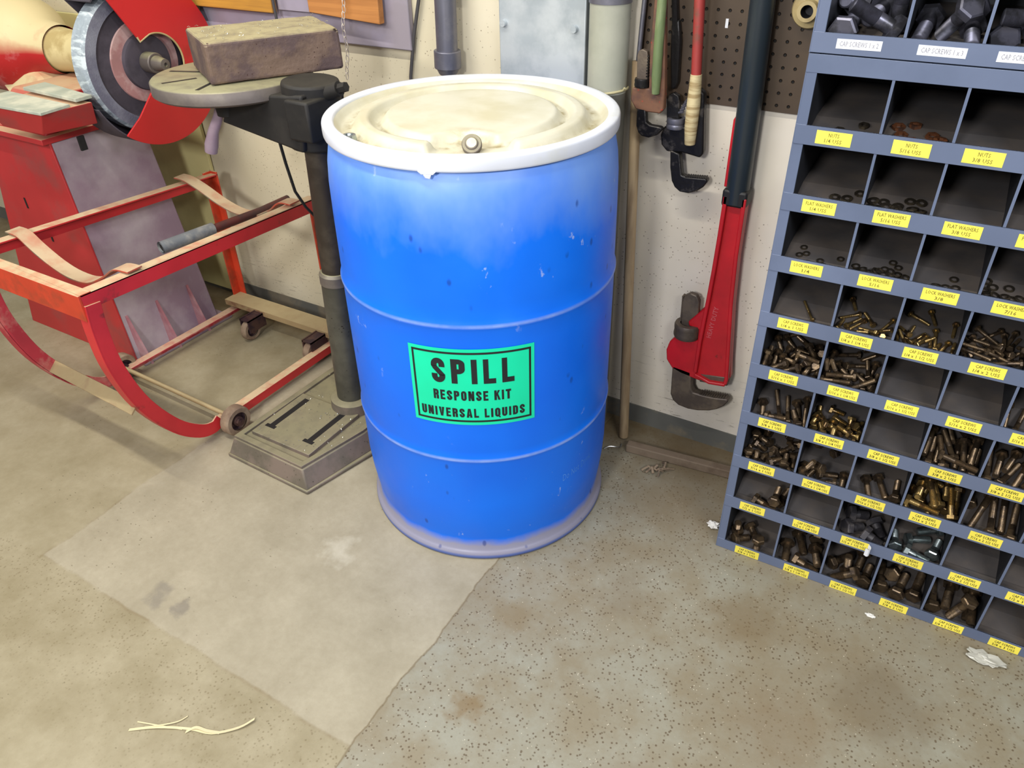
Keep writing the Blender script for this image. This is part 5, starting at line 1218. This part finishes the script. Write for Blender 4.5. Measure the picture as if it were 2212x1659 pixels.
MB().tube([(.4625, .386, .742), (.4600, .384, .95), (.4555, .380, 1.16), (.452, .376, 1.45)], [.0262, .0258, .0250, .0245], 28).build('handle_tube', 'blackpipe', bw)
outline(bw, 'handle_edge', [(.438, .775), (.431, .775), (.431, .925), (.440, .945), (.45, .80)], .378, .392, 'wrench_red', .002)
MB().box((.4335, .362, .735), (.4915, .410, .775)).build('tape_band', 'black', bw, bevel=.006)

mw = empty('pipe_wrench', (.33, .39, .745)); tag(mw, 'greasy dark pipe wrench with red and cream taped handle, hung over white wall', 'wrench')
mid_body = [(.348, .982), (.360, .973), (.366, .914), (.374, .842), (.367, .832), (.324, .838), (.287, .835), (.272, .849), (.268, .87), (.273, .887), (.281, .895), (.328, .896), (.322, .969)]
outline(mw, 'body', mid_body, .376, .398, 'wrench_dark', .004)
MB().tube([(.342, .372, .862), (.341, .370, .90), (.341, .370, .95), (.339, .372, 1.012)], [.012, .0145, .0150, .0125], 16).build('taped_grip', 'tape', mw)
MB().tube([(.339, .372, 1.008), (.328, .374, 1.157), (.320, .376, 1.40)], [.0110, .0115, .011], 14).build('handle', 'wrench_oldred', mw)
outline(mw, 'hook_shank', [(.284, .84), (.275, .949), (.279, .962), (.289, .966), (.301, .961), (.305, .949), (.312, .84)], .379, .393, 'wrench_dark', .002)
b = MB(); b.lathe([(.012, -.012), (.0205, -.012), (.022, -.007), (.020, -.002), (.022, .003), (.0205, .011), (.012, .011)], (.2995, .386, .901), 32, 'z'); b.build('adjusting_nut', 'conduit', mw)
hk = outline(mw, 'hook_jaw', [(.295, .84), (.299, .799), (.306, .768), (.315, .754), (.329, .745), (.35, .745), (.37, .754), (.384, .766), (.392, .78), (.388, .787), (.34, .783), (.329, .786), (.319, .834)], .376, .397, 'wrench_dark', .003)
jaw_teeth(hk, (.338, .7830), (.387, .787), 9, .376, .397, 'wrench_dark', .002)
b = MB()
for k in range(5): b.tube([(.306+k*.003, .380, .925+k*.006), (.318+k*.002, .374, .930+k*.007)], .0028, 8)
b.build('spring', 'conduit', mw)

LM = Matrix.Translation((.012, -.030, .0075))
def LB(): return MB(LM)
def outl(parent, name, pts, y0, y1, mat, bevel=.003, smooth=35): return LB().prism(pts, 'y', y0, y1).build(name, mat, parent, bevel=bevel, smooth=smooth)
lw = empty('pipe_wrench', (.22, .39, .86)); tag(lw, 'small worn orange pipe wrench with a green handle, beside the grey pipe', 'wrench')
outl(lw, 'body', [(.190, .967), (.229, .969), (.2245, 1.047), (.226, 1.149), (.224, 1.40), (.246, 1.40), (.250, 1.15), (.266, .972), (.268, .929), (.26, .918), (.229, .918), (.201, .921), (.187, .941)], .380, .398, 'wrench_orange', .003)
LB().tube([(.2485, .374, .962), (.2475, .373, 1.0), (.2460, .374, 1.06), (.245, .376, 1.151), (.243, .378, 1.40)], [.0085, .0105, .0105, .0100, .0100], 16).build('handle', 'wrench_green', lw)
outl(lw, 'hook_shank', [(.201, .93), (.195, 1.035), (.198, 1.045), (.207, 1.049), (.218, 1.045), (.221, 1.033), (.226, .93)], .382, .394, 'wrench_steel', .002)
b = LB()
for k in range(8): b.box((.2195, .382, .992+k*.006), (.2235, .394, .995+k*.006))
b.build('shank_thread', 'wrench_dark', lw)
b = LB(); b.lathe([(.010, -.009), (.0165, -.009), (.0175, -.004), (.0165, 0), (.0175, .004), (.0165, .009), (.010, .009)], (.2095, .388, .979), 28, 'z'); b.build('adjusting_nut', 'wrench_dark', lw)
outl(lw, 'hook_jaw', [(.204, .925), (.205, .885), (.211, .87), (.22, .863), (.237, .861), (.257, .869), (.269, .884), (.265, .889), (.239, .89), (.229, .895), (.225, .925)], .380, .396, 'wrench_dark', .003)
dw = empty('pipe_wrench', (.27, .40, .97)); tag(dw, 'black pipe wrench in the shade between the green and red handles', 'wrench')
outline(dw, 'handle', [(.258, 1.40), (.270, 1.40), (.268, 1.16), (.276, 1.105), (.264, 1.095), (.257, 1.15)], .399, .414, 'wrench_dark', .002)
outline(dw, 'head', [(.262, 1.10), (.278, 1.112), (.286, 1.07), (.290, .985), (.284, .970), (.275, .968), (.272, .99), (.266, 1.04)], .399, .414, 'wrench_dark', .003)
o = MB().tube([(.1905, .402, 1.012), (.1925, .403, 1.08), (.197, .404, 1.20)], .0055, 10).build('steel_rod', 'conduit'); tag(o, 'thin steel rod hanging behind the orange pipe wrench', 'rod')
ft = empty('pegged_fitting', (.548, .40, 1.11)); tag(ft, 'round tan flanged fitting hung on the pegboard beside the bolt bins', 'fitting')
MB().lathe([(.012, -.040), (.019, -.040), (.020, -.034), (.020, -.022), (.024, -.019), (.033, -.016), (.036, -.010), (.036, -.004), (.033, 0), (.012, 0)], (.545, WY-.012, 1.148), 48, 'y').build('flange', 'brass', ft, smooth=35)
MB().lathe([(.012, -.040), (.012, -.002), (0, -.002)], (.545, WY-.012, 1.148), 28, 'y').build('bore', 'black', ft)
b = MB(); b.box((.375, WY-.0085, 1.10), (.381, WY-.008, 1.118)); o = b.build('paper_sliver', 'lab_w', smooth=0); tag(o, 'tiny torn white sticker on the pegboard', 'sticker')

# ------------------------------------------------------------------ bolt bins
MC = Matrix.Translation((.6526, .058, 0)) @ Matrix.Rotation(.0163, 4, 'Z')
LIP = [1.0258, .9054, .7842, .6623, .5406, .4176, .2938, .1713, .029]
XD = [-.0108]+[.1072*i for i in range(1, 8)]+[.8576+.002]
XL, XR, DEP = -.0278, .8766, .302
def B_(): return MB(MC)
def unit(label, z0, z1, lips, tops, white):
    e = empty('bolt_bin_cabinet', MC @ Vector(((XL+XR)/2, .15, z0))); tag(e, label, 'storage bins')
    for s, x0, x1, xi in ((0, XL, XL+.002, XD[0]), (1, XR-.002, XR, XD[8])):
        b = B_(); b.box((x0, 0, z0), (x1, DEP, z1))
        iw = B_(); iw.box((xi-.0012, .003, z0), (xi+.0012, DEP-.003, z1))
        lo, hi = (x0, xi) if s == 0 else (xi, x1)
        b.box((lo, 0, z0), (hi, .0025, z1)); b.box((xi-.0014, .0, z0), (xi+.0014, .004, z1))
        sp = b.build('side_panel', 'bin', e, bevel=.0006); iw.build('inner_wall', 'bin_wall_shaded', sp)
    B_().box((XL, DEP-.002, z0), (XR, DEP, z1)).build('back_panel', 'bin_wall_shaded', e)
    b = B_(); b.box((XL, 0, z1-.002), (XR, DEP, z1)); b.box((XL, -.0005, tops), (XR, .002, z1)); b.build('top_panel', 'bin', e, bevel=.0006)
    for r, L in enumerate(lips):
        zl = max(L-.033, z0+.0005)
        b = B_(); b.box((XL+.001, -.0012, zl), (XR-.001, .0015, L)); b.box((XD[0], -.0012, L-.0012), (XD[8], .0018, L)); b.build('shelf_lip', 'bin', e, bevel=.0008)
        b = B_(); pr = [(.0015, L-.019), (.040, L-.019), (.085, L-.006), (DEP-.002, L+.010)]
        for (ya, za), (yb, zb) in zip(pr, pr[1:]):
            b.hexa([(XD[0], ya, za-.0015), (XD[8], ya, za-.0015), (XD[8], yb, zb-.0015), (XD[0], yb, zb-.0015)], [(XD[0], ya, za), (XD[8], ya, za), (XD[8], yb, zb), (XD[0], yb, zb)])
        b.build('shelf', 'bin_in', e)
        zt_ = tops if r == 0 else lips[r-1]-.033
        if white: zt_ = tops if r == 0 else lips[r-1]-.033
        for c in range(1, 8):
            x = XD[c]; b = B_(); b.cur = 0
            pr2 = [(.003, L-.0185), (.040, L-.0185), (.085, L-.0055), (DEP-.003, L+.0105), (DEP-.003, zt_+.040), (.085, zt_+.024), (.038, zt_+.011), (.003, zt_+.011)]
            if r == 0: pr2[4:] = [(DEP-.003, zt_+.02), (.003, zt_+.02)]
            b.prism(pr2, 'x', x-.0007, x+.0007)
            b.build('divider', 'bin_wall_shaded', e) if 0 else None
            b.cur = 1; b.box((x-.0022, .0002, L-.004), (x+.0022, .0018, zt_+.003)); b.box((x-.0013, .0018, L-.004), (x+.0013, .006, zt_+.003))
            b.build('divider', 'bin_wall_shaded', e, mats=['bin_wall_shaded', 'bin'], smooth=0)
    return e
low = unit('tall blue grey bolt bin cabinet with nine rows of yellow labels', 0, 1.138, LIP, 1.109, False)
upc = unit('upper blue grey bin cabinet with white labels, stacked on top of the tall one', 1.1395, 1.62, [1.395, 1.171], 1.59, True)
SIZES = {1: ('NUTS', ['1/4 USS', '5/16 USS', '3/8 USS', '7/16 USS', '1/2 USS', '5/8 USS', '3/4 USS', '1 USS']),
         2: ('FLAT WASHERS', ['1/4 USS', '5/16 USS', '3/8 USS', '7/16 USS', '1/2 USS', '5/8 USS', '3/4 USS', '1 USS']),
         3: ('LOCK WASHERS', ['1/4', '5/16', '3/8', '7/16', '1/2', '5/8', '3/4', '1'])}
LEN = ['x 1 USS', 'x 1 1/4 USS', 'x 1 1/2 USS', 'x 2 USS', 'x 2 1/2 USS', 'x 3 USS', 'x 3 1/2 USS', 'x 4 USS']
DIA = {4: '1/4', 5: '5/16', 6: '3/8', 7: '7/16', 8: '1/2', 9: '5/8'}
rl = random.Random(3)
def bin_label(e, x0, z1, wd, ht, l1, l2, mat, ink_, curl=False):
    dz = rl.uniform(-.0012, .0006); tl = rl.uniform(-.0008, .0008); y = -.0016
    b = B_(); P = [(x0, z1-ht+dz), (x0+wd, z1-ht+dz+tl), (x0+wd, z1+dz+tl), (x0, z1+dz)]
    b.prism(P, 'y', y, y+.0004)
    o = b.build('bin_label', mat, e, smooth=0)
    b = B_()
    rows_ = [(l1, .56, .86), (l2, .14, .44)] if l2 else [(l1, .25, .78)]
    for s_, v0, v1 in rows_:
        v, f = text_mesh(s_, .012, 1); wq = min(.86, .062*len(s_)+.05); u0 = .5-wq/2
        b.add([(x0+wd*(u0+wq*a), y-.0002, z1-ht+dz+tl*(u0+wq*a)+ht*(v0+(v1-v0)*q)) for a, q in v], f)
    b.build('lettering', ink_, o, smooth=0)
    if curl:
        b = B_(); P = [(x0+wd-.001, y, z1-ht/2), (x0+wd+.004, y-.003, z1-ht/2-.002), (x0+wd+.005, y-.008, z1-ht/2-.004), (x0+wd+.001, y-.012, z1-ht/2-.005), (x0+wd-.005, y-.010, z1-ht/2-.004)]
        b.band(smooth_path(P, 3), (0, 0, 1), ht*.9, .0003); c_ = b.build('curled_end', 'lab_w', o); c_['label'] = 'white curled back end of the label'
    return o
for r, L in enumerate(LIP, 1):
    for c in range(8):
        x0 = XD[c]+.0205+rl.uniform(-.002, .004); 
        if r == 9: x0 += .006
        if r in SIZES: a_, b_ = SIZES[r][0], SIZES[r][1][c]
        else: a_, b_ = 'CAP SCREWS', DIA[r]+' '+LEN[c]
        bin_label(low, x0, L-.0055, .057, .0222 if r < 9 else .0222, a_, b_, 'lab_y', 'inky' if r < 6 else 'ink', curl=(r == 8 and c == 2))
for c in range(8): bin_label(upc, XD[c]+.022, 1.1635, .067, .0145, 'CAP SCREWS '+['1 x 2', '1 x 3', '1 x 4', '1 x 5', '1 x 6', '1 x 7', '1 x 8', '1 x 9'][c], '', 'lab_w', 'inkw')

# ------------------------------------------------------------------ bolts, nuts and washers lying in the bins (resting poses)
KS = ['brown', 'gold', 'black', 'zinc', 'steel', 'dark', 'rust']
BM = {'brown': 'b_brown', 'gold': 'b_gold', 'black': 'b_black', 'zinc': 'b_zinc', 'steel': 'b_steel', 'dark': 'b_dark', 'rust': 'b_rust'}
_mc = {}
def bolt_mesh(L, d, k):
    if (L, d, k) in _mc: return _mc[(L, d, k)]
    b = MB(); hr, hh = d*.95, d*.65; z = -L/2
    hexr = lambda r, z_: [(r*math.cos(j*math.pi/3), r*math.sin(j*math.pi/3), z_) for j in range(6)]
    b.add(hexr(hr*.86, z)+hexr(hr, z+hh*.16)+hexr(hr, z+hh), [(5, 4, 3, 2, 1, 0)]+[(j, (j+1) % 6, (j+1) % 6+6, j+6) for j in range(6)]+[(j+6, (j+1) % 6+6, (j+1) % 6+12, j+12) for j in range(6)]+[(12, 13, 14, 15, 16, 17)])
    r = d/2; pf = [(r, z+hh), (r, z+hh+(L-hh)*.35)]
    n = 12 if d < .012 else 20; zz = z+hh+(L-hh)*.35; p = max(.0016, (L-hh)*.6/26)
    while zz < L/2-p*1.6: pf += [(r*.86, zz+p*.5), (r, zz+p)]; zz += p
    pf += [(r*.8, L/2), (0, L/2)]
    b.lathe(pf, n=n); me = bpy.data.meshes.new('hex_bolt'); me.from_pydata([tuple(v) for v in b.v], [], b.f)
    for q in me.polygons: q.use_smooth = True
    me.set_sharp_from_angle(angle=R_(32)); me.materials.append(MT[BM[k]]); _mc[(L, d, k)] = me; return me
def ring_mesh(kind, R, k):
    if (kind, R, k) in _mc: return _mc[(kind, R, k)]
    b = MB()
    if kind == 'hex_nut':
        h = .0032; n = 6
        out = lambda z_: [(R*math.cos(j*math.pi/3), R*math.sin(j*math.pi/3), z_) for j in range(6)]
        inn_ = lambda z_: [(R*.52*math.cos(j*math.pi/3), R*.52*math.sin(j*math.pi/3), z_) for j in range(6)]
        b.add(out(-h)+out(h)+inn_(-h)+inn_(h), [(j, (j+1) % 6, (j+1) % 6+6, j+6) for j in range(6)]+[(j+12, j+18, (j+1) % 6+18, (j+1) % 6+12) for j in range(6)]+[(j+6, (j+1) % 6+6, (j+1) % 6+18, j+18) for j in range(6)]+[(j, j+12, (j+1) % 6+12, (j+1) % 6) for j in range(6)])
    else:
        h = .0009 if kind == 'flat_washer' else .0011; ri = R*(.48 if kind == 'flat_washer' else .62)
        b.lathe([(ri, -h), (R, -h), (R, h), (ri, h), (ri, -h)], n=20)
    me = bpy.data.meshes.new(kind); me.from_pydata([tuple(v) for v in b.v], [], b.f); me.materials.append(MT[BM[k]]); _mc[(kind, R, k)] = me; return me
ORD = ['first', 'second', 'third', 'fourth', 'fifth', 'sixth', 'seventh', 'eighth', 'ninth']
def rowname(r): return 'bottom row' if r == 9 else ORD[9-r]+' row from the bottom'
CN = {'brown': 'brown', 'gold': 'gold tinted', 'black': 'blackened', 'zinc': 'shiny zinc', 'steel': 'thick grey', 'dark': 'dark', 'rust': 'rusty'}
for line in PILE.split('\n'):
    q = line.split(',')
    if len(q) < 13: continue
    t, r, c, k = q[0], int(q[1]), int(q[2]), KS[int(q[3])]; a_, d_, px, py, pz, qw, qx, qy, qz = map(float, q[4:])
    if t == 'B':
        me = bolt_mesh(a_, d_, k); name, cat = 'hex_bolt', 'bolt'
        adj = {(6, .075): 'long ', (6, .035): 'short '}.get((r, a_), '') if c == 0 else ''
        lab = '%s%s hex bolt in the %s bin of the %s' % (adj, CN[k], ORD[c], rowname(r)) if r else 'thick grey hex bolt in the %s bin above the white labels' % ORD[c]
    else:
        name = {1: 'hex_nut', 2: 'flat_washer', 3: 'lock_washer'}[r]; cat = {1: 'nut', 2: 'washer', 3: 'washer'}[r]
        me = ring_mesh(name, a_, k); lab = '%s %s in the %s bin of the %s' % (CN[k], name.replace('_', ' '), ORD[c], rowname(r))
    o = bpy.data.objects.new(name, me); col.objects.link(o)
    o.rotation_mode = 'QUATERNION'
    from mathutils import Quaternion
    M_ = MC @ Matrix.Translation((px, py, pz)) @ Quaternion((qw, qx, qy, qz)).to_matrix().to_4x4()
    o.location = M_.translation; o.rotation_quaternion = M_.to_quaternion()
    tag(o, lab, cat, group=(adj if t == 'B' else '')+cat+'s in the '+ORD[c]+' bin of the '+(rowname(r) if r else 'upper cabinet'))
